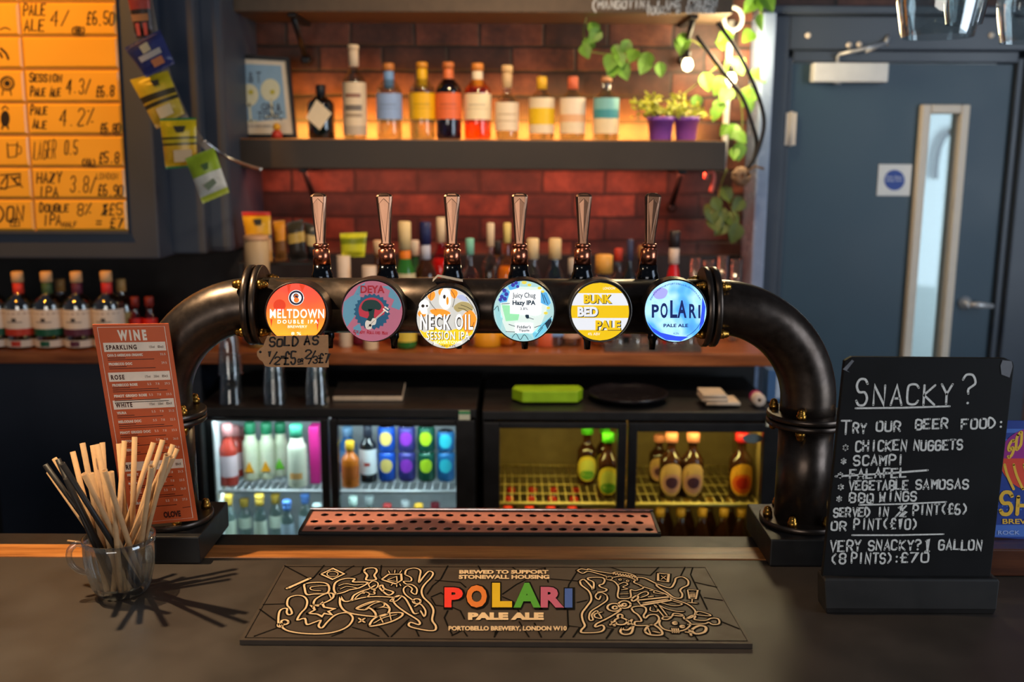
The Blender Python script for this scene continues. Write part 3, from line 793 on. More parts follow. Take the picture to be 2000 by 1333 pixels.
# kraft price tag hanging on the orange badge
YT = 1.842
t = thing('price_tag', 'brown kraft tag hand lettered in black hanging under the orange badge', 'tag', at(575, 686, YT))
ol = [(641, 655), (642, 718), (524, 717), (517, 715), (513, 707), (507, 703), (502, 695), (502, 687), (508, 681), (514, 677), (517, 668), (522, 657)]
b = MB(); b.prism([at(x, y, YT) for x, y in ol], (0, .0012, 0)); b.mi = 1
b.face([at(x, y, YT - .0003) for x, y in circ(508.5, 688, 2.6, n=12)])
b.build('tag_card', [M_KRAFT, M_BLK2], t, True)
b = MB(); Pt = PY(YT - .0005)
stext(b, 'SoLD', 526, 582, 677, 17, Pt, FB, .0034, 675); stext(b, 'AS', 595, 622, 674, 16, Pt, FB, .0034, 672)
stext(b, '1', 522, 533, 696, 10, Pt, FB, .0027); b.ribbon([Pt(527, 711), Pt(541, 688)], FB, .0027); stext(b, '2', 536, 547, 712, 14, Pt, FB, .0030)
stext(b, '=', 549, 556, 703, 9, Pt, FB, .0027); stext(b, '£5', 556, 578, 711, 24, Pt, FB, .0034); stext(b, 'or', 582, 592, 708, 8, Pt, FB, .0024); b.ribbon([Pt(582, 712), Pt(592, 711)], FB, .0021)
stext(b, '2', 597, 609, 700, 16, Pt, FB, .0030); b.ribbon([Pt(603, 711), Pt(616, 686)], FB, .0027); stext(b, '3', 612, 621, 710, 13, Pt, FB, .0027); stext(b, ':', 619, 626, 702, 10, Pt, FB, .0024); stext(b, '£7', 623, 643, 709, 17, Pt, FB, .0030)
b.build('handwriting', pm('pen_black', (30, 22, 20), .6), t, True)

# ------------------------------------------------------------------ drip tray
TX0, TX1, TY0, TY1 = -.450, .315, 2.018, 2.150
t = thing('drip_tray', 'copper topped perforated drip tray on the back ledge of the bar', 'drip tray', ((TX0 + TX1) / 2, 2.08, 1.07))
b = MB()
b.box(TX0 - .006, TX1 + .006, TY0, TY0 + .005, 1.06, ZB + .001); b.box(TX0 - .006, TX1 + .006, TY1 - .004, TY1 + .003, 1.06, ZB + .004)
b.box(TX0 - .006, TX0, TY0 + .005, TY1 - .004, 1.06, ZB + .003); b.box(TX1, TX1 + .006, TY0 + .005, TY1 - .004, 1.06, ZB + .003)
b.box(TX0, TX1, TY0 + .005, TY1 - .004, 1.06, 1.064)
b.build('tray_body', M_BLACK, t, True)
b = MB(); b.box(TX0 - .006, TX1 + .006, TY1 - .004, TY1 + .004, ZB + .004, ZB + .007, .001); b.build('rim_strip', M_CHROME, t, True)
b = MB()
nrow, pitch = 3, .0312
ry = (TY1 - .004 - TY0 - .005) / nrow
for rI in range(nrow):
    y0 = TY0 + .005 + rI * ry; off = 0 if rI % 2 else pitch / 2
    x = TX0; xs = [TX0]
    k = TX0 + off if off else TX0 + pitch
    while k < TX1 - .2 * pitch: xs.append(k); k += pitch
    xs.append(TX1)
    for xa, xb in zip(xs, xs[1:]):
        full = xb - xa > .9 * pitch
        if not full:
            b.face([(xa, y0, ZB), (xb, y0, ZB), (xb, y0 + ry, ZB), (xa, y0 + ry, ZB)]); continue
        cx_, cy_ = (xa + xb) / 2, y0 + ry / 2; n = 20
        outer, r1, r2, r3 = [], [], [], []
        for j in range(n):
            a = 2 * pi * (j + .5) / n
            cxv, sxv = cos(a), sin(a)
            s_ = 1 / max(abs(cxv) / ((xb - xa) / 2), abs(sxv) / (ry / 2))
            outer.append((cx_ + cxv * s_, cy_ + sxv * s_, ZB))
            r1.append((cx_ + cxv * .0104, cy_ + sxv * .0116, ZB)); r2.append((cx_ + cxv * .0094, cy_ + sxv * .0106, ZB + .0006)); r3.append((cx_ + cxv * .0088, cy_ + sxv * .0100, ZB - .0008))
        b.grid([outer, r1], True, False); b.grid([r1, r2, r3], True, True)
        # square corners of the cell that the ring leaves open
        for sx_, sy_ in ((1, 1), (-1, 1), (-1, -1), (1, -1)):
            qs = sorted([p for p in outer if (p[0] - cx_) * sx_ > 0 and (p[1] - cy_) * sy_ > 0], key=lambda p: p[0])
            on_s = [p for p in qs if abs(abs(p[1] - cy_) - ry / 2) < 1e-6]; on_e = [p for p in qs if abs(abs(p[0] - cx_) - (xb - xa) / 2) < 1e-6]
            if on_s and on_e:
                a1 = max(on_s, key=lambda p: abs(p[0] - cx_)); a2 = max(on_e, key=lambda p: abs(p[1] - cy_))
                b.face([a1, (cx_ + sx_ * (xb - xa) / 2, cy_ + sy_ * ry / 2, ZB), a2])
o = b.build('perforated_plate', M_TRAYCU, t, True); o['label'] = 'copper plate with rows of round holes'

# ------------------------------------------------------------------ bar mat
ZM_ = ZB + .009
t = thing('bar_mat', 'black rubber bar mat with cream line drawings and rainbow lettering', 'bar mat', atz(965, 1180, ZB))
qo = [atz(x, y, ZM_) for x, y in ((468, 1251), (1470, 1258), (1379, 1106), (554, 1104))]
b = MB(); b.prism([p - Vector((0, 0, .0085)) for p in qo], (0, 0, .0085))
mat_o = b.build('mat', M_RUBBER, t, True)
PM = PZ(ZM_ + .0006); UPV = Vector((0, 0, 1))
PM2 = PZ(ZM_ + .0010)
b = MB()
M4 = lambda x, y: (440 + x / 3.7037, 1080 + y / 3.7048)
M5 = lambda x, y: (960 + x / 3.7037, 1080 + y / 3.7048)
px_ = mpp(1.7, 1.1)
def crack(pts, f=M4, w=3.2, k=False):
    pp = [f(*p) for p in pts]
    b.ribbon([PM(*p) for p in (smooth(pp, 3) if k else pp)], UPV, w * px_)
b.ribbon([PM(*p) for p in ((479, 1246), (1460, 1252.5), (1377, 1109), (557, 1107))], UPV, 1.6 * px_, True)
for pts in ([(430, 95), (600, 185), (640, 180), (715, 92)], [(930, 95), (870, 130), (830, 160)], [(640, 180), (560, 230), (480, 285)], [(275, 375), (380, 372), (440, 370)], [(250, 410), (360, 490), (400, 510)], [(210, 605), (400, 535)], [(920, 540), (1040, 575), (1110, 605)], [(770, 605), (850, 575)], [(1080, 520), (1130, 550), (1180, 608)], [(1200, 608), (1330, 480)], [(1130, 92), (1120, 160), (1135, 190)], [(1610, 95), (1560, 190), (1500, 240), (1460, 300)], [(1520, 200), (1700, 215), (1740, 250)], [(1490, 320), (1560, 290), (1600, 320)], [(1490, 330), (1520, 380), (1640, 395), (1700, 420), (1730, 480)], [(1610, 420), (1585, 470), (1605, 520), (1640, 590)], [(1380, 560), (1400, 605)], [(1640, 600), (1720, 560), (1750, 605)], [(1960, 540), (1950, 605)], [(1830, 95), (1850, 130)], [(900, 180), (980, 150), (1000, 100)]):
    crack(pts)
for pts in ([(640, 105), (560, 230), (545, 300), (555, 540), (500, 612)], [(260, 190), (180, 230), (80, 300)], [(150, 105), (220, 150), (385, 110), (410, 215)], [(430, 190), (620, 205)], [(620, 360), (690, 345)], [(860, 105), (1000, 150), (1150, 165), (1210, 105)], [(1400, 105), (1365, 175)], [(1455, 110), (1440, 160), (1560, 410)], [(1475, 215), (1630, 250)], [(1540, 325), (1670, 345)], [(1640, 490), (1790, 550)], [(590, 612), (640, 540), (560, 530)], [(830, 622), (880, 550), (830, 545)], [(200, 500), (270, 610)], [(310, 510), (360, 612)], [(20, 612), (60, 540)], [(1230, 590), (1280, 625)], [(1470, 600), (1490, 630)], [(80, 320), (150, 350), (200, 430)]):
    crack(pts, M5)
crk = b.build('crack_pattern', pm('gloss_black_line', (5, 4, 4), .7, spec=.1), t, True)
b = MB()
CR = PZ(ZM_ + .0016); HL = PZ(ZM_ + .0010)
def doodle(pts, f=M4, closed=False, w=4.0, k=True):
    pp = [f(*p) for p in pts]
    pp = smooth(pp, 4, closed) if k else pp
    b.mi = 1; b.ribbon([HL(*p) for p in pp], UPV, (w + 6) * px_, closed)
    b.mi = 0; b.ribbon([CR(*p) for p in pp], UPV, w * px_, closed)
E4 = lambda cx, cy, rx, ry, rot=0: [(cx + rx * cos(a) * cos(rot) - ry * sin(a) * sin(rot), cy + rx * cos(a) * sin(rot) + ry * sin(a) * cos(rot)) for a in [k * pi / 8 for k in range(16)]]
doodle([(450, 258), (612, 186)], w=7); 
doodle([(692, 156), (778, 114), (860, 154), (776, 194)], closed=True, k=False); doodle(E4(776, 155, 40, 20), closed=True, w=2)
for k in range(5): doodle([(700 + k * 17, 146 - k * 8), (706 + k * 17, 156 - k * 8)], k=False, w=1.5)
doodle([(580, 225), (690, 215), (745, 235), (740, 290), (640, 300), (590, 303), (575, 262)], closed=True); doodle([(690, 275), (625, 270), (620, 250), (690, 240), (740, 240)], w=2.4)
doodle([(385, 520), (388, 440), (408, 410), (446, 405), (444, 432), (458, 450), (482, 440), (470, 405), (448, 378), (458, 330), (510, 310), (565, 316), (592, 350), (582, 400), (545, 440), (522, 488), (575, 476), (590, 520), (640, 506), (690, 490), (675, 530), (700, 545), (740, 500), (800, 450), (880, 435), (922, 470), (905, 515), (860, 550), (780, 577), (680, 588), (550, 584), (450, 565), (405, 535)], closed=True, w=3.6)
doodle(E4(430, 503, 26, 17), closed=True); doodle(E4(398, 525, 18, 14), closed=True)
doodle([(600, 440), (648, 415), (625, 380), (668, 388), (698, 360), (715, 395), (792, 408), (745, 425), (770, 450), (715, 440), (700, 462), (665, 445)], closed=True, k=False)
doodle([(640, 372), (655, 335), (720, 300), (775, 295), (780, 325), (735, 355), (670, 378)], closed=True); doodle([(750, 300), (768, 335)], w=2.4)
doodle([(630, 400), (640, 380), (660, 376)], w=2.4)
doodle([(832, 315), (832, 380), (880, 430), (1000, 455), (1110, 462), (1170, 445), (1188, 405), (1150, 365), (1080, 352), (1000, 375), (950, 405), (1010, 415), (1040, 400), (1080, 430), (1090, 455)])
doodle([(832, 315), (860, 352), (910, 345), (930, 310), (985, 280), (1040, 262), (1085, 235)]); doodle([(905, 350), (1000, 325), (1110, 318), (1225, 325)])
doodle([(800, 300), (785, 262), (800, 215), (865, 188), (935, 190), (925, 212), (1030, 216), (970, 255), (900, 270), (850, 290), (800, 300)], closed=True); doodle([(820, 240), (870, 225), (940, 235), (1000, 228)], w=2.4)
doodle([(830, 265), (880, 245), (950, 255)], w=2.2); doodle([(930, 345), (960, 310), (1010, 285), (1045, 300), (1020, 325)], w=2.4)
doodle([(1040, 225), (1070, 205), (1105, 222), (1095, 255), (1060, 262), (1040, 240)], closed=True, w=2.6); doodle([(1070, 290), (1085, 270), (1060, 268)], w=2.4); doodle(E4(1000, 290, 8, 7), closed=True, w=2); doodle([(1040, 300), (1080, 300), (1075, 270)], w=2.4)
doodle([(1005, 135), (1022, 115), (1080, 112), (1096, 135), (1078, 165), (1090, 195), (1020, 197), (1027, 165)], closed=True)
doodle([(1130, 195), (1180, 158), (1272, 155), (1276, 200), (1232, 226)], closed=True, k=False); doodle([(1170, 198), (1240, 172), (1242, 210)], closed=True, k=False, w=2)
for x, y, x2, y2 in ((1190, 150, 1180, 132), (1225, 148, 1228, 126), (1262, 148, 1276, 128), (1240, 232, 1240, 248), (1210, 225, 1200, 238), (1262, 226, 1270, 242)): doodle([(x, y), (x2, y2)], k=False, w=2)
doodle([(1115, 250), (1135, 235), (1152, 262), (1215, 285), (1185, 308), (1145, 285)], closed=True); doodle([(1150, 262), (1140, 285)], w=2)
doodle([(1300, 160), (1312, 125), (1370, 112), (1412, 130), (1405, 180), (1402, 216), (1430, 180), (1470, 136), (1502, 146), (1490, 180), (1442, 230), (1420, 275), (1432, 322), (1482, 372), (1506, 420), (1496, 488), (1522, 530), (1515, 562), (1450, 562), (1335, 535), (1340, 505), (1402, 522), (1395, 490), (1300, 430), (1230, 375), (1216, 335), (1255, 310), (1300, 330), (1338, 392), (1365, 440), (1395, 438)], w=3.6)
doodle([(1300, 160), (1342, 180), (1342, 206), (1290, 208), (1310, 228), (1350, 232), (1386, 262), (1378, 302), (1345, 285), (1352, 262), (1320, 240), (1290, 262), (1300, 300), (1350, 340), (1372, 360)], w=3)
doodle(E4(1385, 352, 28, 18), closed=True); doodle([(1370, 390), (1410, 372), (1448, 420), (1440, 462), (1412, 420)], w=3)
doodle([(1190, 350), (1215, 330), (1272, 310)], w=2.6); doodle([(1190, 352), (1235, 352), (1275, 318)], w=2.6)
doodle([(965, 475), (1008, 505)], k=False, w=3.6); doodle([(1008, 476), (966, 505)], k=False, w=3.6)
doodle([(1045, 528), (1080, 475), (1180, 440), (1272, 435), (1275, 460), (1200, 500), (1090, 528)], closed=True); doodle([(1075, 510), (1150, 470), (1240, 448)], w=2.2); doodle([(1120, 465), (1140, 505)], w=2); doodle([(1190, 445), (1200, 490)], w=2)
doodle([(955, 405), (1040, 370), (1090, 352)], w=2.4); doodle([(1010, 412), (1070, 372), (1130, 358), (1150, 385), (1090, 405)], w=2.4); doodle([(1090, 405), (1145, 395), (1185, 405)], w=2.4)
# right-hand drawing
D5 = lambda *a, **k: doodle(a[0], M5, **k)
D5([(640, 205), (670, 195), (720, 245), (735, 265), (738, 215), (700, 195), (705, 182), (790, 180), (818, 195), (808, 225), (780, 235), (790, 250), (832, 265), (820, 280), (770, 285)], w=3.6)
D5([(640, 205), (650, 235), (705, 280), (722, 340), (690, 390), (655, 440), (660, 490), (675, 530), (650, 560), (660, 580), (780, 575), (815, 550), (800, 525), (752, 538), (760, 515), (830, 480), (900, 440), (935, 415)], w=3.6)
D5([(835, 310), (800, 290), (765, 295), (752, 320), (775, 340), (790, 315)], w=3); D5([(835, 312), (835, 345), (780, 385), (720, 425), (705, 465), (712, 490), (735, 485), (725, 450), (760, 420), (775, 440), (795, 475), (750, 468), (748, 445), (800, 430)], w=3)
D5([(620, 130), (650, 118), (690, 125), (700, 118), (740, 130), (860, 150), (900, 140), (980, 148), (1040, 170), (1052, 200), (1000, 180), (940, 170), (880, 180)], w=3.2); D5([(620, 130), (660, 150), (700, 135), (780, 155), (835, 172)], w=3)
for k in range(8): D5([(880 + k * 20, 158 + k * 3), (890 + k * 20, 146 + k * 3), (898 + k * 20, 162 + k * 3)], w=2)
D5([(835, 172), (838, 195), (880, 205), (905, 225), (920, 255), (912, 310), (930, 332), (1005, 325), (1005, 270), (1040, 275), (1095, 258), (1085, 240), (1030, 215), (1052, 195)], w=3.2); D5(E4(855, 185, 20, 12), closed=True, w=2.4)
D5([(920, 230), (960, 215), (985, 230), (950, 250), (985, 262), (940, 270)], w=2.4); D5([(930, 300), (990, 298)], w=2.2); D5(E4(930, 196, 9, 6), closed=True, w=2); D5(E4(985, 205, 9, 6), closed=True, w=2)
D5([(1050, 180), (1110, 185), (1195, 225), (1290, 255), (1325, 215), (1335, 185), (1380, 176), (1420, 200), (1420, 235), (1380, 255), (1365, 275), (1380, 300), (1370, 328), (1320, 325), (1270, 290), (1200, 245), (1195, 225)], w=3.6)
D5([(1075, 240), (1170, 270), (1260, 300), (1310, 335), (1400, 365), (1450, 395), (1475, 430), (1455, 465), (1410, 480)], w=3.2)
D5([(1205, 148), (1282, 156), (1275, 212), (1205, 202)], closed=True, k=False); D5([(1228, 168), (1262, 195)], k=False, w=2); D5([(1262, 168), (1226, 194)], k=False, w=2)
D5([(1418, 268), (1492, 272), (1478, 335), (1432, 333)], closed=True, k=False, w=2.6); D5([(1435, 290), (1478, 292)], w=2); D5([(1452, 335), (1450, 360)], w=2.4); D5([(1420, 362), (1486, 366)], w=3)
for k in range(4): D5([(1440 + k * 10, 298), (1438 + k * 10, 325)], w=1.6, k=False)
D5([(1055, 345), (1290, 320), (1300, 345), (1080, 382)], closed=True, k=False); D5([(1100, 365), (1270, 338)], k=False, w=4.5)
D5([(1015, 335), (1050, 310), (1060, 330), (1025, 352)], closed=True); D5([(1050, 312), (1090, 288), (1128, 285), (1130, 305), (1080, 325)], w=2.8); D5([(1145, 275), (1180, 272), (1175, 290), (1240, 300)], w=2.4); D5([(1140, 320), (1165, 315)], w=5)
D5([(1178, 380), (1250, 468)], k=False, w=2.6); D5([(1205, 372), (1270, 455)], k=False, w=2.6); D5([(1200, 372), (1260, 405), (1340, 425), (1390, 425)], w=2.6); D5([(1225, 362), (1320, 385), (1380, 372), (1310, 350)], w=2.6)
D5([(1015, 400), (1060, 388), (1110, 395), (1118, 425), (1100, 455), (1112, 475), (1140, 452), (1190, 450), (1212, 480), (1180, 520), (1100, 528), (1040, 525), (1040, 500), (1085, 495), (1060, 450), (1030, 430)], closed=True, w=3.4); D5([(1150, 395), (1150, 420), (1200, 425), (1190, 385)], w=2.4)
D5(E4(888, 396, 50, 28), closed=True); D5(E4(892, 398, 16, 11), closed=True, w=4); D5(E4(962, 376, 44, 27), closed=True); D5(E4(960, 378, 14, 10), closed=True, w=4)
D5(E4(935, 498, 46, 24), closed=True); D5(E4(930, 460, 18, 14), closed=True, w=4); D5([(870, 500), (890, 530)], k=False, w=5); D5([(860, 522), (900, 506)], k=False, w=5); D5([(985, 490), (1018, 520)], k=False, w=5); D5([(1015, 485), (990, 520)], k=False, w=5)
D5([(950, 540), (932, 572), (960, 592), (1010, 582), (1022, 535), (985, 560), (950, 555)], closed=True)
D5([(1110, 570), (1130, 535), (1170, 522), (1225, 560), (1230, 595), (1150, 595)], closed=True); D5([(1130, 540), (1150, 590)], w=2.2); D5([(1170, 570), (1215, 580)], w=4)
D5([(1220, 490), (1215, 520), (1250, 555), (1330, 570), (1400, 558), (1440, 520), (1420, 495), (1395, 480), (1380, 450), (1320, 440), (1300, 465), (1250, 465), (1235, 480), (1270, 485), (1300, 470)], w=3.2); D5(E4(1326, 510, 12, 9), closed=True, w=4.5); D5(E4(1380, 535, 12, 8), closed=True, w=4.5)
for k in range(4): D5([(1305 + k * 15, 548), (1310 + k * 15, 580)], k=False, w=2.4)
D5([(1320, 455), (1390, 460)], w=4); D5([(1400, 485), (1450, 455), (1475, 460), (1470, 485), (1550, 490), (1590, 475), (1640, 480), (1645, 515), (1600, 520), (1570, 505), (1540, 515), (1420, 520)], w=3.2); D5([(1480, 440), (1500, 425), (1570, 445), (1580, 458), (1500, 452)], closed=True, w=2.6)
D5([(1450, 560), (1500, 530), (1550, 540), (1540, 575), (1480, 588)], closed=True, w=5); D5([(1405, 575), (1450, 580)], k=False, w=4); D5([(1430, 560), (1445, 600)], k=False, w=4)
drw = b.build('line_drawing', [pm('cream_print', (214, 182, 140), .6), pm('gloss_black_line', (5, 4, 4))], t, True)
b = MB()
PT = PZ(ZM_ + .0020)
btext(b, 'BREWED TO SUPPORT', (897, 1114, 1071, 1121.5), PT, bold=.05); btext(b, 'STONEWALL HOUSING', (896, 1123.5, 1073, 1131.5), PT, bold=.05)
btext(b, 'PALE ALE', (914, 1197, 1062, 1211.5), PT, bold=.07); btext(b, 'PORTOBELLO BREWERY, LONDON W10', (876, 1223.5, 1107, 1234), PT, bold=.045)
PTK = PZ(ZM_ + .0012)
cols = ((222, 52, 40), (206, 112, 44), (206, 168, 26), (72, 148, 44), (176, 84, 112), (52, 86, 160))
for k, (ch, bx) in enumerate((('P', (868, 1148, 904, 1187)), ('O', (911, 1143.5, 951, 1187.5)), ('L', (961, 1139, 1000, 1187)), ('A', (1003, 1139, 1056, 1187.5)), ('R', (1056, 1147, 1102, 1187.5)), ('I', (1103, 1150, 1118, 1187.5)))):
    btext(b, ch, (bx[0] - 2, bx[1] - 2, bx[2] + 5, bx[3] + 3.5), PTK, bold=.07, mi=7); btext(b, ch, bx, PT, bold=.055 if ch != 'I' else .02, mi=k + 1)
o = b.build('lettering', [pm('cream_print', (214, 182, 140))] + [ink(c) for c in cols] + [pm('gloss_black_line', (5, 4, 4))], t, True); merge(mat_o, crk, drw, o)

# ------------------------------------------------------------------ straw jug
pj = atz(240, 1158, ZB); XJ, YJ = pj.x, pj.y
RB, RR = .043, .0655
ZR = at(237, 1047, YJ).z; HJ = ZR - ZB
t = thing('glass_jug', 'dimpled clear glass jug with handle holding paper straws on the bar', 'jug', (XJ, YJ, ZB))
b = MB(); b.sm = True
outer = [(RB * .80, 0), (RB * .95, .002), (RB * 1.08, .008), (RB * 1.19, .018), (RB * 1.28, .032), (RB * 1.36, .050), (RB * 1.43, .070), (RR * .965, .09), (RR * .97, HJ - .012), (RR * .975, HJ)]
inner = [(RR * .975 - .003, HJ + .0005), (RR * .97 - .0045, HJ - .012), (RB * 1.36, .07), (RB * 1.28, .05), (RB * 1.16, .030), (RB * 1.02, .018), (RB * .8, .0125), (.001, .0115)]
seg = 96
rows = []
for j, (r, z) in enumerate(outer + inner):
    am = .075 * sin(pi * min(1, max(0, z / (HJ * .86)))) if j < len(outer) else .012 * sin(pi * min(1, max(0, z / (HJ * .86))))
    ring = []
    for k in range(seg):
        a = 2 * pi * k / seg
        rr = r * (1 + am * (abs(cos(a * 6)) - .6) * (1 + .5 * sin(z * 120)))
        ring.append((rr * cos(a), rr * sin(a), z))
    rows.append(ring)
vs = b.grid(rows, True); b.cap(vs[0], True); b.cap(vs[-1])
b.build('bowl', M_JUG, t)
b = MB(); b.sm = True
hp = [(-.060, HJ - .010), (-.074, HJ - .006), (-.086, HJ - .020), (-.084, HJ - .042), (-.070, HJ - .058), (-.0545, HJ - .064)]
b.tube([(x * .92, -abs(x) * .35, z) for x, z in smooth(hp, 5)], .0055, 12); b.build('handle', M_JUG, t)
STR = [(95, 922, 0, 0), (106, 896, 0, 0), (142, 883, 0, 0), (161, 866, 0, 0), (181, 870, 0, 0), (190, 868, 0, 0), (200, 865, 0, 0), (164, 926, 0, 1), (178, 925, 0, 1), (204, 919, 0, 1), (217, 922, 0, 1),
       (232, 867, 0, 2), (243, 862, 0, 2), (263, 854, 0, 2), (300, 865, 0, 2), (318, 860, 0, 2), (338, 869, 0, 2), (346, 877, 0, 2), (326, 889, 0, 1), (335, 893, 0, 1), (322, 905, 0, 1), (296, 911, 0, 1),
       (88, 908, 1, 0), (113, 897, 1, 0), (121, 906, 1, 1), (129, 935, 1, 1)]
SL = ['lowest straw at the far left of the jug, kraft with a black neighbour', 'short kraft straw tip showing among the black straws', 'kraft straw just right of the black straws', 'tall kraft straw second right of the black straws', 'kraft straw leaning left, first of a close trio', 'kraft straw leaning left, middle of a close trio', 'kraft straw leaning left, last of a close trio', 'low front kraft straw, left one of the upright front pair', 'low front kraft straw, right one of the upright front pair', 'front kraft straw near jug centre, left of its twin', 'front kraft straw near jug centre, right of its twin',
      'kraft straw in front of the menu, first of three uprights', 'kraft straw in front of the menu, second of three uprights', 'tallest upright kraft straw in front of the menu', 'rear straw leaning right towards the post, shorter of two', 'rear straw leaning right towards the post, taller of two', 'straw leaning far right, upper of the outer pair', 'outermost straw leaning far right beside the pipe post', 'front kraft straw leaning right, tip just below the outer pair', 'front straw leaning right just inside the outermost one', 'long front straw crossing the jug from lower left to right', 'lowest of the straws leaning right, front of the bunch',
      'black paper straw at the far left of the jug', 'tallest black paper straw behind the kraft tips', 'middle black paper straw of the leaning bunch', 'front black paper straw, shortest and nearest of the black ones']
placed = []
def segdist(p1, q1, p2, q2):
    d1, d2, r = q1 - p1, q2 - p2, p1 - p2
    a, e, f = d1.dot(d1), d2.dot(d2), d2.dot(r); c, bb = d1.dot(r), d1.dot(d2); den = a * e - bb * bb
    s = max(0, min(1, (bb * f - c * e) / den)) if den > 1e-12 else 0
    tt = max(0, min(1, (bb * s + f) / e)); s = max(0, min(1, (bb * tt - c) / a))
    return (p1 + d1 * s - p2 - d2 * tt).length
RS = .0049
for (px, py, kind, dep), lb in sorted(zip(STR, SL), key=lambda q: q[0][3] * 0 + q[0][1]):
    best = None
    for tr in range(900):
        side = (px - 225) / 110
        yo = {0: RN.uniform(.0, .09), 1: RN.uniform(-.12, -.03), 2: RN.uniform(.02, .12)}[dep]
        tip = at(px, py, YJ + yo)
        a, rr = RN.uniform(0, 2 * pi), .036 * RN.random() ** .5
        base = Vector((XJ + rr * cos(a), YJ + rr * sin(a), ZB + .0175))
        if (base.x - XJ) * side > .012: continue
        f = (ZR - base.z) / (tip.z - base.z)
        c = base.lerp(tip, f)
        if math.hypot(c.x - XJ, c.y - YJ) > RR * .97 - .0115: continue
        f2 = (ZB + .055 - base.z) / (tip.z - base.z); c2 = base.lerp(tip, f2)
        if math.hypot(c2.x - XJ, c2.y - YJ) > RB * 1.30 - .0105: continue
        dmin = min([segdist(base, tip, p, q) for p, q in placed] + [.03])
        if best is None or dmin > best[0]: best = (dmin, base, tip)
        if dmin > 2.05 * RS: break
    if best is None: print('NO STRAW', px, py); continue
    _, base, tip = best
    placed.append((base, tip))
    b = MB(); b.sm = True
    L_ = (tip - base).length
    b.lathe([(RS, 0), (RS, L_), (RS * .82, L_), (RS * .82, L_ - .03)], 14, cap0=True, cap1=True)
    o = b.build('paper_straw', M_STRAWB if kind else M_STRAW)
    o.location = base; o.rotation_euler = (tip - base).to_track_quat('Z', 'Y').to_euler()
    tag(o, lb, 'straw', 'paper straws in the glass jug')

# ------------------------------------------------------------------ wine list
YM = 1.8655
t = thing('wine_menu', 'tall orange wine list card propped on the left base flange of the pipe', 'menu', at(310, 1022, YM))
C = [(180, 634), (329, 632), (386, 1017), (247, 1030)]
b = MB(); b.prism([at(x, y, YM) for x, y in C], (0, .0022, 0))
b.build('card', pm('orange_card', (204, 92, 48), .38, var=.04), t, True, bevel=.0006)
def cuv(u, v):
    (ax, ay), (bx, by), (cx, cy), (dx, dy) = C
    x = (ax + (bx - ax) * u) * (1 - v) + (dx + (cx - dx) * u) * v; y = (ay + (by - ay) * u) * (1 - v) + (dy + (cy - dy) * u) * v
    return x, y
def PCm(off): return lambda u, v: at(*cuv(u, v), YM - off)
p1_, p2_ = PCm(.0003), PCm(.0006)
b = MB()
b.ribbon([p1_(*q) for q in ((.06, .015), (.94, .015), (.94, .985), (.06, .985))], FB, .0008, True)
btext(b, 'WINE', (.31, .03, .69, .084), p1_, bold=.06, mi=0, sp=1.5)
MN = [('SPARKLING', .092, (('CAVA D AMERICANA ORGANIC', '32.5', 1), ('PROSECCO DOC', '29.5', 1)), ('125ml', 'Btl')), ('ROSE', .240, (('PROSECCO ROSE', '29.5', 2), ('PINOT GRIGIO ROSE', '23.5', 2)), ('175ml', '250ml', 'Btl')), ('WHITE', .378, (('VIURA', '21.5', 1), ('MELODIAS DOC', '22.5', 2), ('PINOT GRIGIO DOC', '23.5', 1), ('PICPOUL', '26.0', 1), ('CHENIN', '27.0', 1)), ('175ml', '250ml', 'Btl')), ('RED', .685, (('MERLOT', '21.5', 1), ('RIOJA', '23.5', 1), ('MALBEC', '26.0', 2), ('SHIRAZ', '27.0', 1)), ('175ml', '250ml', 'Btl'))]
for hd, v0, items, cl in MN:
    b.mi = 0
    b.face([p1_(*q) for q in ((.10, v0), (.92, v0), (.92, v0 + .045), (.10, v0 + .045))])
    btext(b, hd, (.13, v0 + .012, .13 + .045 * len(hd), v0 + .036), p2_, bold=.04, mi=1, sp=1.3)
    for k, c_ in enumerate(cl):
        u = .9 - (len(cl) - k) * .115 + .03; btext(b, c_, (u, v0 + .019, u + .07, v0 + .031), p2_, mi=1)
    v = v0 + .056
    for nm, pr, nl in items:
        btext(b, nm, (.13, v, min(.6, .13 + .026 * len(nm)), v + .0135), p1_, bold=.06, mi=0, sp=1.1); btext(b, pr, (.83, v + .001, .90, v + .012), p1_, mi=0)
        if hd != 'SPARKLING':
            btext(b, '5.5', (.60, v + .001, .65, v + .012), p1_, mi=0); btext(b, '7.8', (.71, v + .001, .76, v + .012), p1_, mi=0)
        b.mi = 1
        for q in range(nl + 1):
            vv = v + .0205 + q * .0095; b.ribbon([p1_(.13, vv), p1_((.36, .74, .85)[q], vv)], FB, .0013)
        v += .033 + nl * .0105
btext(b, 'OLOVE', (.54, .942, .78, .974), p1_, bold=.06, mi=1)
b.ribbon([p1_(.82, .93), p1_(.93, .928)], FB, .0012)
o = b.build('print', [pm('menu_white', (236, 222, 206), .5), pm('menu_dark', (66, 22, 14), .5)], t, True); o['label'] = 'white and dark printed wine names and prices'

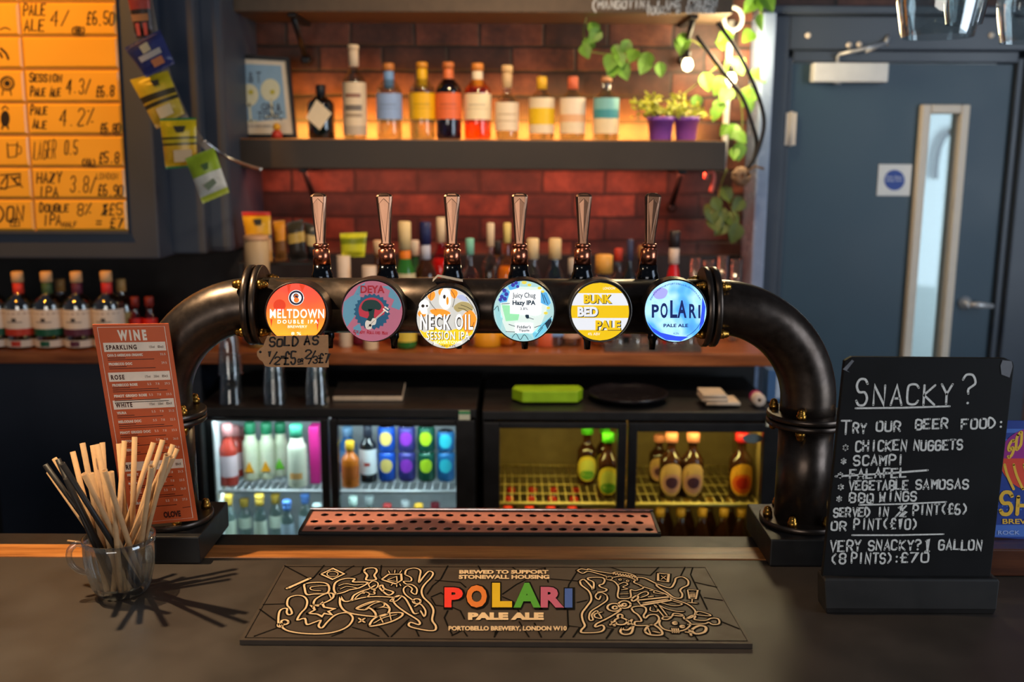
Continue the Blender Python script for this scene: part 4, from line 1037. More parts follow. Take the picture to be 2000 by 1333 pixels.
# ------------------------------------------------------------------ chalkboard
YC = 1.662
t = thing('chalkboard_sign', 'tall black chalkboard on a wooden foot with the hand written snack list', 'chalkboard', at(1785, 1195, 1.66))
b = MB()
cb = [(1606, 1132), (1648, 722), (1650, 706), (1664, 698), (1966, 701), (1979, 707), (1981, 716), (1934, 1134)]
b.prism([at(x, y, YC) for x, y in cb], (0, .012, 0))
b.build('board', M_SLATE, t, True, bevel=.0015)
b = MB(); N_ = Vector((0, -1, 0))
bl, br = at(1603, 1131, 1.648), at(1942, 1134, 1.648); b0, b1 = at(1632, 1197, 1.648), at(1962, 1200, 1.648)
rows = []
zt_ = bl.z
for z, e, y0, y1 in ((ZB + .0005, -.002, 1.645, 1.692), (ZB + .012, 0, 1.642, 1.692), (zt_ - .004, .004, 1.648, 1.69), (zt_, .001, 1.651, 1.688)):
    xa, xb = bl.x - e + (b0.x - bl.x) * .35, br.x + e + .006
    rows.append([(xa, y0, z), (xb, y0, z), (xb, y1, z), (xa, y1, z)])
vs = b.grid(rows, True, False); b.cap(vs[0], True); b.cap(vs[-1])
o = b.build('foot', pm('worn_black_paint', (20, 17, 16), .6, var=.5, scale=30), t, True, bevel=.002); o['label'] = 'worn black painted wooden foot'
b = MB(); Pc = PY(YC - .0006)
def W(s, x0, x1, yb, h, yb2=None, w=3.8): stext(b, s, x0, x1, yb, h, Pc, N_, w * mpp(YC, 1.3), yb2)
def UL(x0, y0, x1, y1, w=3.2): b.ribbon([Pc(x0, y0), Pc((x0 + x1) / 2, (y0 + y1) / 2 + 1), Pc(x1, y1)], N_, w * mpp(YC, 1.3))
W('S', 1671, 1694, 791, 50, w=4.4); W('NACKY', 1707, 1860, 790, 38, 789, 4.2); W('?', 1878, 1905, 790, 55, w=4.2); UL(1671, 798, 1855, 794, 3.6)
W('T', 1643, 1664, 848, 26); W('RY', 1666, 1692, 846, 18); W('OUR', 1711, 1759, 843, 18, 842); W('BEER', 1788, 1852, 839, 18, 837); W('FOOD:', 1878, 1962, 837, 18, 836)
W('*', 1643, 1660, 882, 15); W('CHICKEN', 1671, 1771, 882, 19, 879); W('NUGGETS', 1785, 1880, 880, 18, 878)
W('*', 1639, 1656, 909, 14); W('SCAMPI', 1668, 1766, 909, 18, 907)
W('*', 1634, 1650, 936, 14); W('FALAFEL', 1660, 1770, 935, 17, 932); UL(1632, 931, 1812, 919, 4)
W('*', 1633, 1652, 959, 14); W('VEGETABLE', 1659, 1773, 958, 17, 956); W('SAMOSAS', 1789, 1892, 955, 17, 955)
W('*', 1631, 1648, 982, 14); W('BBQ', 1660, 1706, 982, 17); W('WINGS', 1718, 1790, 980, 17, 978); UL(1678, 987, 1848, 981)
W('SERVED', 1628, 1699, 1010, 16, 1009); W('IN', 1714, 1736, 1009, 16); W('½', 1750, 1772, 1009, 21); W('PINT(£6)', 1783, 1889, 1006, 19, 1004)
W('OR', 1624, 1653, 1036, 16); W('PINT(£10)', 1668, 1792, 1034, 19, 1033); UL(1664, 1046, 1843, 1044)
W('VERY', 1621, 1682, 1078, 20, 1077); W('SNACKY?', 1696, 1799, 1075, 18, 1074); W('|', 1804, 1820, 1078, 24); W('GALLON', 1834, 1918, 1074, 18, 1074)
W('(8', 1622, 1652, 1102, 19); W('PINTS):', 1663, 1757, 1101, 19, 1100); W('£70', 1758, 1814, 1099, 18, 1099)
o = b.build('chalk_writing', M_CHALK, t, True); o['label'] = 'white hand written chalk lettering'
b = MB(); b.mi = 0
b.face([at(x, y, YC - .0008) for x, y in ((1954, 715), (1958, 704), (1976, 706), (1978, 716), (1972, 738), (1956, 732))])
b.face([at(x, y, YC - .0008) for x, y in ((1646, 722), (1664, 703), (1668, 706), (1654, 724), (1660, 728))])
o = b.build('corner_tape', pm('grey_tape', (132, 134, 140), .25, .3), t, True); o['label'] = 'grey tape at the corners'

# card and block at the far right
YK = 1.86
xb0 = at(1888, 1090, 1.80).x; zk = at(1960, 1053, YK).z
t = thing('wooden_block', 'dark wooden block standing behind the chalkboard foot under a blue card', 'block', (xb0 + .12, 1.86, ZB))
b = MB(); b.box(xb0, xb0 + .26, 1.805, 1.88, ZB + .0015, zk, .003); b.build('block', M_DKWOOD, t, True)
t = thing('pump_clip_card', 'blue card with purple and orange disc, partly cut off beside the chalkboard', 'sign', at(1985, 1050, YK))
S = [(1957, 822), (2110, 824), (2098, 1060), (1938, 1050)]
b = MB(); b.prism([at(x, y, YK) for x, y in S], (0, .004, 0)); b.build('card', ink((38, 62, 140)), t, True)
b = MB(); Pk = PY(YK - .0004); Pk2 = PY(YK - .0008); Pk3 = PY(YK - .0012)
b.mi = 0
for y0, y1, mi in ((838, 846, 1), (858, 866, 1), (1026, 1049, 1)):
    b.mi = mi; b.face([Pk(1957 - (y0 - 822) * .083 + 1, y0), Pk(2100, y0), Pk(2099, y1), Pk(1957 - (y1 - 822) * .083 + 1, y1)])
b.mi = 2; b.face([Pk2(x, y) for x, y in circ(2030, 896, 78, 62, 24, pi, 2 * pi)])
b.mi = 3; b.face([Pk2(x, y) for x, y in circ(2030, 896, 78, 66, 24, 0, pi)])
for k, xx in enumerate((1962, 1980, 2000, 2020)):
    b.mi = 4; b.ribbon([Pk3(*p) for p in smooth([(xx, 908), (xx + 6, 930), (xx + 18, 956)], 4)], N_, 5 * mpp(YK, 1.3))
b.mi = 4
stext(b, 'SO', 1969, 1996, 898, 26, Pk3, N_, 5.5 * mpp(YK, 1.3), 868)
stext(b, 'Sh', 1955, 2010, 1006, 42, Pk3, N_, 7.5 * mpp(YK, 1.3)); btext(b, 'BREWING', (1958, 1014, 2050, 1024), Pk3, bold=.02, mi=4); btext(b, 'ROCK', (1949, 1037, 1992, 1045), Pk3, bold=.02, mi=5)
for k in range(24):
    b.mi = 1; q = (1949 + (k % 8) * 9, 982 + (k // 8) * 7); b.face([Pk(x, y) for x, y in circ(q[0], q[1], 1.6, n=8)])
o = b.build('print', [ink((38, 62, 140)), ink((72, 110, 190)), ink((150, 40, 128)), ink((214, 70, 50)), ink((226, 178, 60)), ink((150, 170, 220))], t, True); o['label'] = 'purple and orange disc with yellow lettering'

# little stick lying on the oak strip
t = thing('matchstick', 'thin pale stick with a red tip lying on the oak strip left of the jug', 'stick', atz(145, 1057, ZB + .003))
b = MB(); b.sm = True; p, q = atz(132, 1057, ZB + .003), atz(160, 1060, ZB + .003); b.tube([p, q], .002, 8); b.build('stick', M_STRAW, t, True)
b = MB(); b.sm = True; b.tube([q, q + (q - p) * .25], .0028, 8); b.build('tip', ink((176, 40, 30)), t, True)

# ------------------------------------------------------------------ glasses hanging over the bar
b = MB(); ZRK = 2.42
for y in (1.36, 1.86): b.box(.35, 1.3, y - .006, y + .006, ZRK, ZRK + .0205)
for x in (.40, .80, 1.25): b.box(x - .01, x + .01, 1.34, 1.88, ZRK + .02, ZRK + .04)
b.box(.39, .41, 1.39, 1.41, ZRK + .04, 3.4); b.box(1.24, 1.26, 1.39, 1.41, ZRK + .04, 3.4)
struct(b.build('unseen_glass_rack', M_DKWOOD))  # unseen wooden rack above the view, carries the hanging glasses
def wineglass(px0, px1, py, Y, lb):
    p0, p1 = at(px0, py, Y), at(px1, py, Y); R = (p1.x - p0.x) / 2; xc, z = (p0.x + p1.x) / 2, p0.z
    t = thing('wine_glass', lb, 'glass', (xc, Y, z), 'stemmed glasses hanging over the bar')
    hb = R * 2.6; top = ZRK + .0205 - z
    b = MB(); b.sm = True
    prof = [(R * .985, 0), (R * 1.0, .001), (R * 1.06, hb * .15), (R * 1.16, hb * .35), (R * 1.22, hb * .55), (R * 1.12, hb * .76), (R * .8, hb * .93), (R * .3, hb * 1.02), (.006, hb * 1.08)]
    inn = [(r - .0016, zz - (.0015 if zz > hb * .9 else 0)) for r, zz in prof[::-1]]; inn[-1] = (R * .985, 0); inn[0] = (.004, hb * 1.06)
    b.lathe(prof + inn[:-1], 48, None, False, False); b.build('bowl', M_GLASS, t)
    b = MB(); b.sm = True; b.lathe([(.006, hb * 1.07), (.0045, hb * 1.3), (.005, top - .004), (R * .95, top - .001), (R * .95, top + .001), (.001, top + .002)], 32); b.build('stem', M_GLASS, t)
wineglass(1763, 1897, 73, 1.50, 'large nearest hanging glass, the leftmost at the top right')
wineglass(1849, 1916, 48, 1.74, 'smaller hanging glass behind the leftmost one, rim higher')
wineglass(1957, 2062, 83, 1.52, 'hanging glass cut off by the right edge of the picture')

# ------------------------------------------------------------------ back counter and shelves
YC0 = 3.2
ZC = at(900, 690, YC0).z; ZCB = at(900, 714, YC0).z
XCR = at(1530, 690, YC0).x
ct = thing('back_counter', 'long mahogany back counter with navy panel at its left end', 'counter', (-.5, 3.5, .1))
b = MB(); b.box(-1.75, XCR, YC0, YW - .003, ZCB, ZC, .004); b.build('worktop', M_CTR, ct, True)
XN = at(392, 800, 3.02).x
b = MB(); b.box(-1.74, at(388, 760, YC0).x, YC0 + .03, 3.61, .1, ZCB); o = b.build('side_panel', M_NAVY, ct, True); o['label'] = 'plain navy panel under the left end'
b = MB(); b.box(at(388, 760, YC0).x, XCR, 3.56, 3.6, .1, ZCB); b.build('back_panel', M_BLK2, ct, True)
b = MB(); b.box(at(400, 505, 3.86).x, at(1446, 505, 3.86).x, 3.86, YW - .003, ZC, at(900, 497, 3.86).z, .003); b.build('splashback', M_BLACK, ct, True)

YS = 3.6
XS0, XS1 = at(462, 300, YS).x, at(1418, 300, YS).x
ZS0, ZS1 = at(940, 331, YS).z, at(940, 274, YS).z
sh = thing('wall_shelf', 'thick brown black wall shelf lined with spirit bottles', 'shelf', ((XS0 + XS1) / 2, 3.75, ZS0))
b = MB(); b.box(XS0, XS1, YS, YW, ZS0, ZS1, .004); b.build('shelf_board', M_SHELF, sh, True)
b = MB(); b.box(XS0 + .01, XS1 - .005, YS + .02, YW, ZS1, ZS1 + .003); b.build('shelf_top', M_OAK, sh, True)
def bracket(par, px, y0, y1, Y, zt):
    b = MB(); x = at(px, 350, Y).x
    b.box(x - .014, x + .014, Y + .03, YW, zt - .014, zt - .001, .003)
    pts = [(x, Y + .06, zt - .012), (x, YW - .03, at(px, y1, YW - .03).z)]
    b.tube(pts, .011, 8); b.lathe([(.02, 0), (.02, .02), (.012, .03)], 14, TR(x, YW - .03, at(px, y1, YW - .03).z) @ RX(pi / 2))
    b.build('bracket', M_BLACK, par, True)
bracket(sh, 588, 335, 400, YS, ZS0); bracket(sh, 1336, 335, 405, YS, ZS0)
ZU = at(940, 24, YS).z
us = thing('upper_shelf', 'upper brown shelf cut off at the top with white scrawled writing', 'shelf', (0, 3.75, ZU))
b = MB(); b.box(at(452, 10, YS).x, at(1432, 10, YS).x, YS, YW, ZU, ZU + .11, .004); b.build('shelf_board', pm('tan_shelf', (96, 78, 60), .5), us, True)
bracket(us, 577, 25, 118, YS, ZU); bracket(us, 1348, 25, 118, YS, ZU)
b = MB(); PU = PY(YS - .001)
stext(b, '(', 1155, 1168, 24, 26, PU, FB, .006); stext(b, 'mangotini lime crush', 1168, 1400, 16, 18, PU, FB, .006, 14); stext(b, 'Vodka & orange', 1262, 1398, 28, 17, PU, FB, .006, 25)
o = b.build('chalk_writing', M_CHALK, us, True); o['label'] = 'white scrawled writing'

# ------------------------------------------------------------------ bottles
def bottle(lb, cat, grp, px, ytop, wpx, Y, Zs, glass, bands, cap, sh_=.62, nk=.30, capf=.80, ybot=None, liquid=None, lab=(.12, .5), name='spirit_bottle', capw=1.25, art=None, oval=None):
    X = at(px, 300 if ybot is None else (ytop + ybot) / 2, Y).x
    top = at(px, ytop, Y).z; H = top - Zs
    r = wpx / 2 * mpp(Y, Zs + H / 2)
    t = thing(name, lb, cat, (X, Y, Zs + .0008), grp)
    rn = r * nk
    prof = [(r * .80, 0), (r * .97, H * .012), (r, H * .03), (r, H * (sh_ - .04)), (r * .96, H * sh_), (r * .72, H * (sh_ + .06)), (rn * 1.25, H * (sh_ + .11)), (rn, H * (sh_ + .14)), (rn, H * .965), (rn * 1.15, H * .97), (rn * 1.15, H * .985)]
    b = MB(); b.sm = True
    b.lathe(prof, 24)
    gl = b.build('glass_body', glass, t)
    if liquid:
        b = MB(); b.sm = True
        lv = H * (sh_ + .03)
        b.lathe([(r * .75, .004), (r * .93, H * .03), (r * .93, H * (sh_ - .05)), (r * .86, H * sh_ - .001), (r * .70, lv)], 20)
        b.build('liquid', liquid, t)
    mats = []
    if bands:
        b = MB(); b.sm = True
        for k, (z0, z1, c) in enumerate(bands):
            b.mi = k; mats.append(ink(c) if isinstance(c, tuple) else c)
            rows = [[(r * 1.012 * sin(a), -r * 1.012 * cos(a), z) for a in [radians(-100 + 200 * j / 16) for j in range(17)]] for z in (H * z0, H * z1)]
            b.grid(rows)
        if art:
            for mi_c, (z, hz, wd) in art:
                mats.append(ink(mi_c)); b.mi = len(mats) - 1
                rows = [[(r * 1.02 * sin(a), -r * 1.02 * cos(a), zz) for a in [radians(wd * (-1 + 2 * j / 6)) for j in range(7)]] for zz in (H * (z - hz), H * (z + hz))]
                b.grid(rows)
        b.build('label', mats, t)
    if oval:
        b = MB(); b.sm = True; ms_ = []
        for cc, z_, hz, sc__ in oval:
            b.mi = len(ms_); ms_.append(ink(cc)); rr = r * (1.012 + .006 * len(ms_))
            b.grid([[(rr * sin(sc__ * f * cos(a)), -rr * cos(sc__ * f * cos(a)), H * (z_ + hz * f * sin(a))) for a in [k * pi / 10 for k in range(20)]] for f in (.03, .4, .75, 1)], True)
        b.build('label', ms_, t)
    if cap:
        b = MB(); b.sm = True
        cr = rn * capw
        cs = cap if isinstance(cap, list) else [(capf, 1, cap)]
        cm = []
        for k, (z0, z1, c) in enumerate(cs):
            b.mi = k; cm.append(ink(c) if isinstance(c, tuple) else c)
            w_ = cr * (1.12 if k == len(cs) - 1 and len(cs) > 1 else 1)
            b.lathe([(w_ * .9, H * z0), (w_, H * z0 + .001), (w_, H * z1 - .003), (w_ * .8, H * z1)], 18)
        b.build('stopper', cm, t)
    return t
G_CLR = thin_glass('bottle_glass', (232, 236, 232), .06, .6)
G_DK = pm('dark_bottle_glass', (22, 26, 30), .08, var=.1, coat=.5)
G_BRN = pm('brown_bottle_glass', (52, 26, 12), .08, var=.1, coat=.5)
G_AMB = thin_glass('amber_glass', (250, 206, 130), .06, .5)
G_BLU = thin_glass('navy_glass', (70, 70, 130), .08, .5)
G_TEA = thin_glass('teal_glass', (40, 70, 90), .10, .6)
L_CLR = thin_glass('clear_liquid', (226, 224, 214), .02, .2)
L_AMB = thin_glass('amber_liquid', (248, 188, 104), .02, .2)
L_YEL = thin_glass('pale_yellow_liquid', (214, 200, 120), .02, .2)
CRM = (238, 216, 178); ORW = (206, 128, 60)
GS = 'spirit bottles on the wall shelf'
ZSH = ZS1 + .003
bt = lambda *a, **k: bottle(*a, **k)
# shelf, from the frame to the plant pots
t = bottle('short dark teal bottle with a tilted white diamond label', 'bottle', GS, 630, 166, 52, 3.70, ZSH, G_TEA, None, (26, 28, 34), sh_=.66, nk=.30, liquid=None)
p = t.location; b = MB(); hb_ = .0; q = 23 * mpp(3.7, 1.95)
zc_ = at(630, 224, 3.70).z - p.z
b.prism([(q * u, -26 * mpp(3.7, 1.95) - .001, zc_ + q * 1.18 * v) for u, v in ((-1.08, -.25), (-.15, 1), (1.08, .05), (.05, -1.1))], (0, -.001, 0)); b.build('label', ink(CRM), t)
bt('tallest clear bottle with white sleeve and white label, second from the picture frame', 'bottle', GS, 695, 88, 46, 3.70, ZSH, G_CLR, [(.04, .14, (196, 176, 150)), (.14, .60, (232, 208, 172))], [(.77, .95, (226, 202, 170)), (.95, 1, (240, 214, 176))], sh_=.62, nk=.34, liquid=L_CLR, art=[((150, 104, 84), (.46, .02, 40)), ((120, 108, 96), (.33, .03, 45)), ((176, 150, 120), (.25, .02, 45))])
for lb, px, yt, wp, lab, cp, gl, lq in (
    ('clear bottle with pale blue label and blue neck band', 762, 124, 50, (146, 172, 214), [(.66, .90, (120, 160, 206)), (.90, 1, ORW)], G_CLR, L_CLR),
    ('clear bottle with bright yellow label and yellow neck', 826, 122, 51, (240, 184, 16), [(.66, .92, (238, 180, 20)), (.92, 1, (226, 150, 40))], G_CLR, L_CLR),
    ('navy bottle with orange label and orange neck', 877, 122, 50, (234, 112, 62), [(.66, .92, (226, 118, 66)), (.92, 1, (214, 122, 60))], G_BLU, None),
    ('amber whisky bottle with plain cream label', 933, 124, 53, (244, 222, 178), [(.68, .90, (240, 220, 186)), (.90, 1, (226, 140, 56))], G_AMB, L_AMB)):
    bt(lb, 'bottle', GS, px, yt, wp, 3.70, ZSH, gl, [(.26, .60, lab)], cp, sh_=.66, nk=.36, liquid=lq, capw=1.12, art=[(tuple(max(0, int(c * .86)) for c in lab), (.45, .012, 40)), (tuple(max(0, int(c * .88)) for c in lab), (.40, .008, 50))])
bt('bell shaped clear bottle with white label and tall pale stopper', 'bottle', GS, 990, 128, 46, 3.70, ZSH, G_CLR, [(.12, .50, (240, 218, 184))], [(.70, .9, (216, 180, 130)), (.9, 1, (232, 190, 130))], sh_=.50, nk=.34, liquid=L_CLR, art=[((196, 164, 120), (.34, .008, 50)), ((196, 164, 120), (.25, .008, 50))])
for lb, px, bands, cp in (('short clear bottle with white and yellow striped label', 1057, [(.10, .24, CRM), (.24, .50, (240, 196, 30)), (.50, .66, CRM)], [(.80, 1, (236, 180, 40))]),
                          ('short clear bottle with white and pale orange label', 1117, [(.10, .28, CRM), (.28, .40, (236, 180, 130)), (.40, .66, (242, 220, 190))], [(.80, 1, (226, 110, 70))]),
                          ('short clear bottle with wavy teal and cream label', 1182, [(.10, .34, (236, 214, 170)), (.34, .48, (70, 150, 158)), (.48, .66, (130, 190, 186))], [(.92, 1, (226, 160, 110))])):
    bt(lb, 'bottle', GS, px, 150, 50, 3.70, ZSH, G_CLR, bands, cp, sh_=.66, nk=.36, liquid=L_CLR, capw=1.15)
# left end of the back counter
GL_ = 'cocktail bottles at the left end of the back counter'
GLG = thin_glass('cocktail_glass', (238, 234, 220), .16, .7, .08)
for lb, px, yt, wp, Y, col, cp, lq in (
    ('clear cocktail bottle with red band standing leftmost in full view', 40, 531, 58, 3.27, (196, 58, 34), (226, 64, 44), L_CLR), ('cocktail bottle with dark green band and pale yellow drink', 96, 531, 58, 3.27, (24, 88, 62), (66, 96, 60), L_YEL),
    ('cocktail bottle with plum purple band, left of the wine list', 154, 531, 58, 3.27, (92, 40, 60), (96, 40, 62), L_CLR), ('cocktail bottle half hidden by the top of the wine list', 212, 530, 58, 3.27, (196, 140, 110), (206, 50, 50), L_CLR), ('cocktail bottle cut off by the left edge with a green band', -12, 531, 58, 3.27, (24, 88, 62), (66, 96, 60), L_CLR)):
    bt(lb, 'bottle', GL_, px, yt, wp, Y, ZC, GLG, [(.03, .12, (226, 210, 192)), (.18, .27, col), (.27, .52, (232, 220, 204))], [(.70, .86, cp), (.86, 1, (222, 180, 130))], sh_=.60, nk=.30, ybot=690, liquid=lq, capw=1.15, art=[((176, 150, 132), (.47, .008, 60)), ((130, 120, 110), (.36, .007, 30)), (col, (.075, .035, 18)), ((60, 54, 52), (.39, .02, 8))])
for lb, px in (('yellowish bottle behind the green banded cocktail bottle', 122), ('clear bottle behind the cocktail bottle by the wine list', 240)):
    bt(lb, 'bottle', GL_, px, 545, 50, 3.36, ZC, GLG, [(.2, .5, (190, 160, 90))], (190, 150, 90), ybot=690, liquid=L_YEL)
for lb, px in (('small red bottle behind the wine list, left of two', 266), ('small red bottle beside the pipe elbow, right of two', 294)):
    bt(lb, 'bottle', 'small red bottles behind the wine list', px, 580, 27, 3.34, ZC, thin_glass('red_glass', (226, 60, 44), .08, .5), [(.2, .55, (206, 36, 30))], (120, 40, 36), sh_=.5, nk=.5, ybot=690, name='red_bottle', liquid=pm('red_drink', (196, 30, 24), .3))
# middle of the back counter, seen over and under the pipe
PO0 = lambda c: pm('bottle_%d_%d_%d' % c, c, .2, var=.05)
GM = 'bottles on the back counter behind the taps'
def mid(lb, px, yt, wp, glass, bands, cap, Y=3.34, **k): return bt(lb, 'bottle', GM, px, yt, wp, Y, ZC, glass, bands, cap, ybot=690, **k)
mid('tall green based bottle with amber neck and yellow label, right of the second tap', 792, 433, 40, pm('green_glass', (46, 106, 42), .15), [(.06, .30, (226, 196, 70)), (.40, .60, (206, 190, 150))], [(.66, .78, (226, 120, 24)), (.78, 1, (226, 196, 140))], Y=3.28, sh_=.60, nk=.44)
mid('brown bottle with orange label and dark blue cap, left of the third tap', 832, 434, 46, G_BRN, [(.1, .3, (196, 150, 100)), (.38, .56, (206, 160, 110))], [(.70, .82, (190, 190, 205)), (.82, 1, (34, 40, 86))], sh_=.58, nk=.34)
mid('orange liqueur bottle directly behind the third tap', 862, 425, 42, thin_glass('orange_glass', (236, 110, 24), .05, .4), [(.1, .4, (226, 110, 30))], [(.8, 1, (230, 200, 160))], sh_=.64, nk=.34, Y=3.42, liquid=pm('orange_drink', (216, 92, 20), .3))
mid('bottle with mint green cap and peach label, right of the third tap', 918, 466, 44, G_CLR, [(.1, .34, (226, 150, 100)), (.34, .58, (236, 206, 170))], [(.85, 1, (130, 196, 170))], liquid=L_AMB)
mid('clear bottle with cream neck and peach label, third right of the third tap', 958, 436, 40, G_CLR, [(.1, .5, (232, 170, 130))], [(.80, 1, (232, 206, 170))], Y=3.44, liquid=L_CLR)
mid('yellow liqueur bottle just left of the fourth tap', 990, 436, 38, thin_glass('yellow_glass', (240, 196, 40), .05, .4), [(.08, .5, (230, 180, 30))], [(.84, 1, (236, 206, 120))], liquid=pm('yellow_drink', (226, 172, 20), .3))
mid('squat clear bottle with cream stopper just right of the fourth tap', 1040, 466, 44, G_CLR, [(.1, .45, (206, 190, 170))], [(.81, 1, (232, 200, 150))], nk=.42, liquid=L_CLR)
mid('clear bottle with cream stopper and blue glass shoulders', 1083, 466, 46, thin_glass('pale_blue_glass', (170, 200, 230), .08, .6), [(.1, .4, (120, 150, 190))], [(.81, 1, (232, 196, 140))], nk=.42)
mid('bottle with wide gold cap just right of the fifth tap', 1178, 498, 52, G_CLR, [(.1, .5, (206, 160, 120))], [(.80, 1, (226, 160, 70))], nk=.5, sh_=.66, capw=1.3, liquid=L_AMB)
mid('dark slim bottle between the fifth and sixth taps', 1228, 468, 34, G_DK, [(.1, .5, (110, 60, 50))], [(.8, 1, (60, 60, 86))])
mid('red bottle with white neck and black pourer, right of the sixth tap', 1314, 452, 32, pm('red_bottle_glass', (206, 30, 34), .15), [(.05, .3, (190, 26, 30))], [(.72, .86, (230, 200, 180)), (.86, 1, (40, 30, 32))], sh_=.56, nk=.5)
mid('clear bottle with peach label just left of the fifth tap', 1116, 505, 40, G_CLR, [(.1, .5, (196, 150, 120))], [(.82, 1, (190, 170, 150))], liquid=L_CLR)
for lb, px, yt, wp, gl, bd, cp in (
    ('green bottle with white cap between the second and third taps', 812, 470, 34, PO0((40, 86, 50)), [(.15, .5, (206, 200, 160))], [(.84, 1, (226, 216, 196))]),
    ('amber bottle with black cap left of the fourth tap', 972, 470, 34, G_AMB, [(.15, .5, (216, 150, 90))], [(.85, 1, (40, 36, 36))]),
    ('clear bottle with red cap left of the sixth tap', 1206, 486, 36, G_CLR, [(.15, .5, (200, 176, 150))], [(.86, 1, (190, 60, 40))]),
    ('amber bottle with peach label behind the second tap', 740, 470, 40, G_AMB, [(.15, .55, (226, 150, 90))], [(.86, 1, (220, 190, 150))]),
    ('brown bottle with cream label just left of the sixth tap', 1252, 480, 38, G_BRN, [(.2, .56, (216, 180, 140))], [(.86, 1, (150, 110, 60))])):
    mid(lb, px, yt, wp, gl, bd, cp, Y=3.52, nk=.36, liquid=L_AMB if gl is G_AMB else None)
# jars, tubs and glasses
def tub(lb, px, y0, y1, wpx, Y, cols, name='jar', taper=1.0, grp=None, lid=None, Zs=None, glass=None):
    Zs = ZC if Zs is None else Zs
    X = at(px, y1, Y).x; top = at(px, y0, Y).z; H = top - Zs; r = wpx / 2 * mpp(Y, Zs)
    t = thing(name, lb, name.replace('_', ' '), (X, Y, Zs + .0008), grp)
    b = MB(); b.sm = True; ms = []
    n = len(cols)
    for k, c in enumerate(cols):
        b.mi = k; ms.append(ink(c) if isinstance(c, tuple) else c)
        z0, z1 = H * k / n, H * (k + 1) / n; f = lambda z: r * (taper + (1 - taper) * z / H)
        b.lathe([(f(z0) * .97, z0), (f(z0), z0 + .002), (f(z1), z1 - .001), (f(z1) * .97, z1)], 22)
    b.build('body', ms, t)
    if lid:
        b = MB(); b.sm = True; b.lathe([(r * 1.02, H), (r * 1.04, H + .002), (r * 1.04, H + .014), (r * .95, H + .017)], 22); b.build('lid', ink(lid) if isinstance(lid, tuple) else lid, t)
    return t
tub('white tub of straws or sachets standing behind the first and second taps', 676, 500, 690, 26, 3.30, [(206, 186, 160), (226, 200, 176)])
tub('small white jar under the pink and blue badge', 725, 520, 697, 28, 3.26, [(226, 196, 156), (226, 200, 176)])
tub('orange jar behind the second tap', 700, 560, 690, 24, 3.40, [(226, 110, 24), (236, 130, 30)])
tub('dark pink jar under the pink and blue badge', 698, 640, 690, 26, 3.36, [(150, 24, 44)])
tub('gold topped jar at the left behind the first tap', 510, 470, 690, 46, 3.30, [(150, 120, 60), (226, 170, 40), (190, 160, 120)], lid=(200, 150, 110))
for lb, px, w_, c in (('yellow fruit tub under the third and fourth badges', 950, 60, [(226, 150, 20)]), ('red and yellow tub under the fourth badge', 1066, 50, [(206, 90, 50)]), ('peach pot under the yellow and white badge', 828 + 70, 30, [(222, 140, 90)])):
    tub(lb, px, 640, 690, w_, 3.34, c, name='tub')
def tumbler(lb, px, y0, y1, wpx, Y, Zs, grp, taper=.8, inv=False):
    X = at(px, y1, Y).x; H = at(px, y0, Y).z - Zs; r = wpx / 2 * mpp(Y, Zs)
    t = thing('glass', lb, 'glass', (X, Y, Zs + .001), grp)
    a0, a1 = (1, taper) if inv else (taper, 1)
    b = MB(); b.sm = True
    if inv: b.lathe([(r * a0, 0), (r * a1, H), (r * a1 * .9, H), (r * a0 * .95, .002)], 24, None, False, True)
    else: b.lathe([(r * a0, 0), (r * a1, H), (r * a1 * .95, H), (r * a0 * .93, .006)], 24)
    b.build('bowl', M_GLASS, t)
    return t
for k, (px, y0, Y) in enumerate(((1352, 505, 3.5), (1378, 510, 3.42), (1404, 500, 3.52), (1430, 508, 3.44))):
    tumbler(['shot glass', 'small tumbler', 'tall clear glass', 'clear glass'][k] + ' on the back counter, ' + ['first', 'second', 'third', 'last'][k] + ' right of the sixth badge', px, y0, 680, 22, Y, ZC, 'small glasses at the right end of the back counter')
pt = thing('acrylic_tray', 'clear acrylic tray on the back counter under the blue badge', 'tray', at(1272, 690, 3.26))
x0, x1 = at(1180, 680, 3.24).x, at(1368, 680, 3.24).x; b = MB()
b.box(x0, x1, 3.22, 3.36, ZC + .001, ZC + .006); b.box(x0, x1, 3.22, 3.224, ZC + .006, ZC + .03); b.box(x0, x1, 3.356, 3.36, ZC + .006, ZC + .03); b.box(x0, x0 + .004, 3.224, 3.356, ZC + .006, ZC + .03); b.box(x1 - .004, x1, 3.224, 3.356, ZC + .006, ZC + .03)
b.build('tray', thin_glass('acrylic', (236, 228, 216), .22, .6, .25), pt, True)
for k, px in enumerate((1206, 1240, 1276, 1312, 1344)):
    tumbler('upturned shot glass in the acrylic tray, ' + ['first', 'second', 'third', 'fourth', 'fifth'][k] + ' from its left end', px, 640, 686, 26, 3.29, ZC + .007, 'shot glasses in the acrylic tray', .75, True)

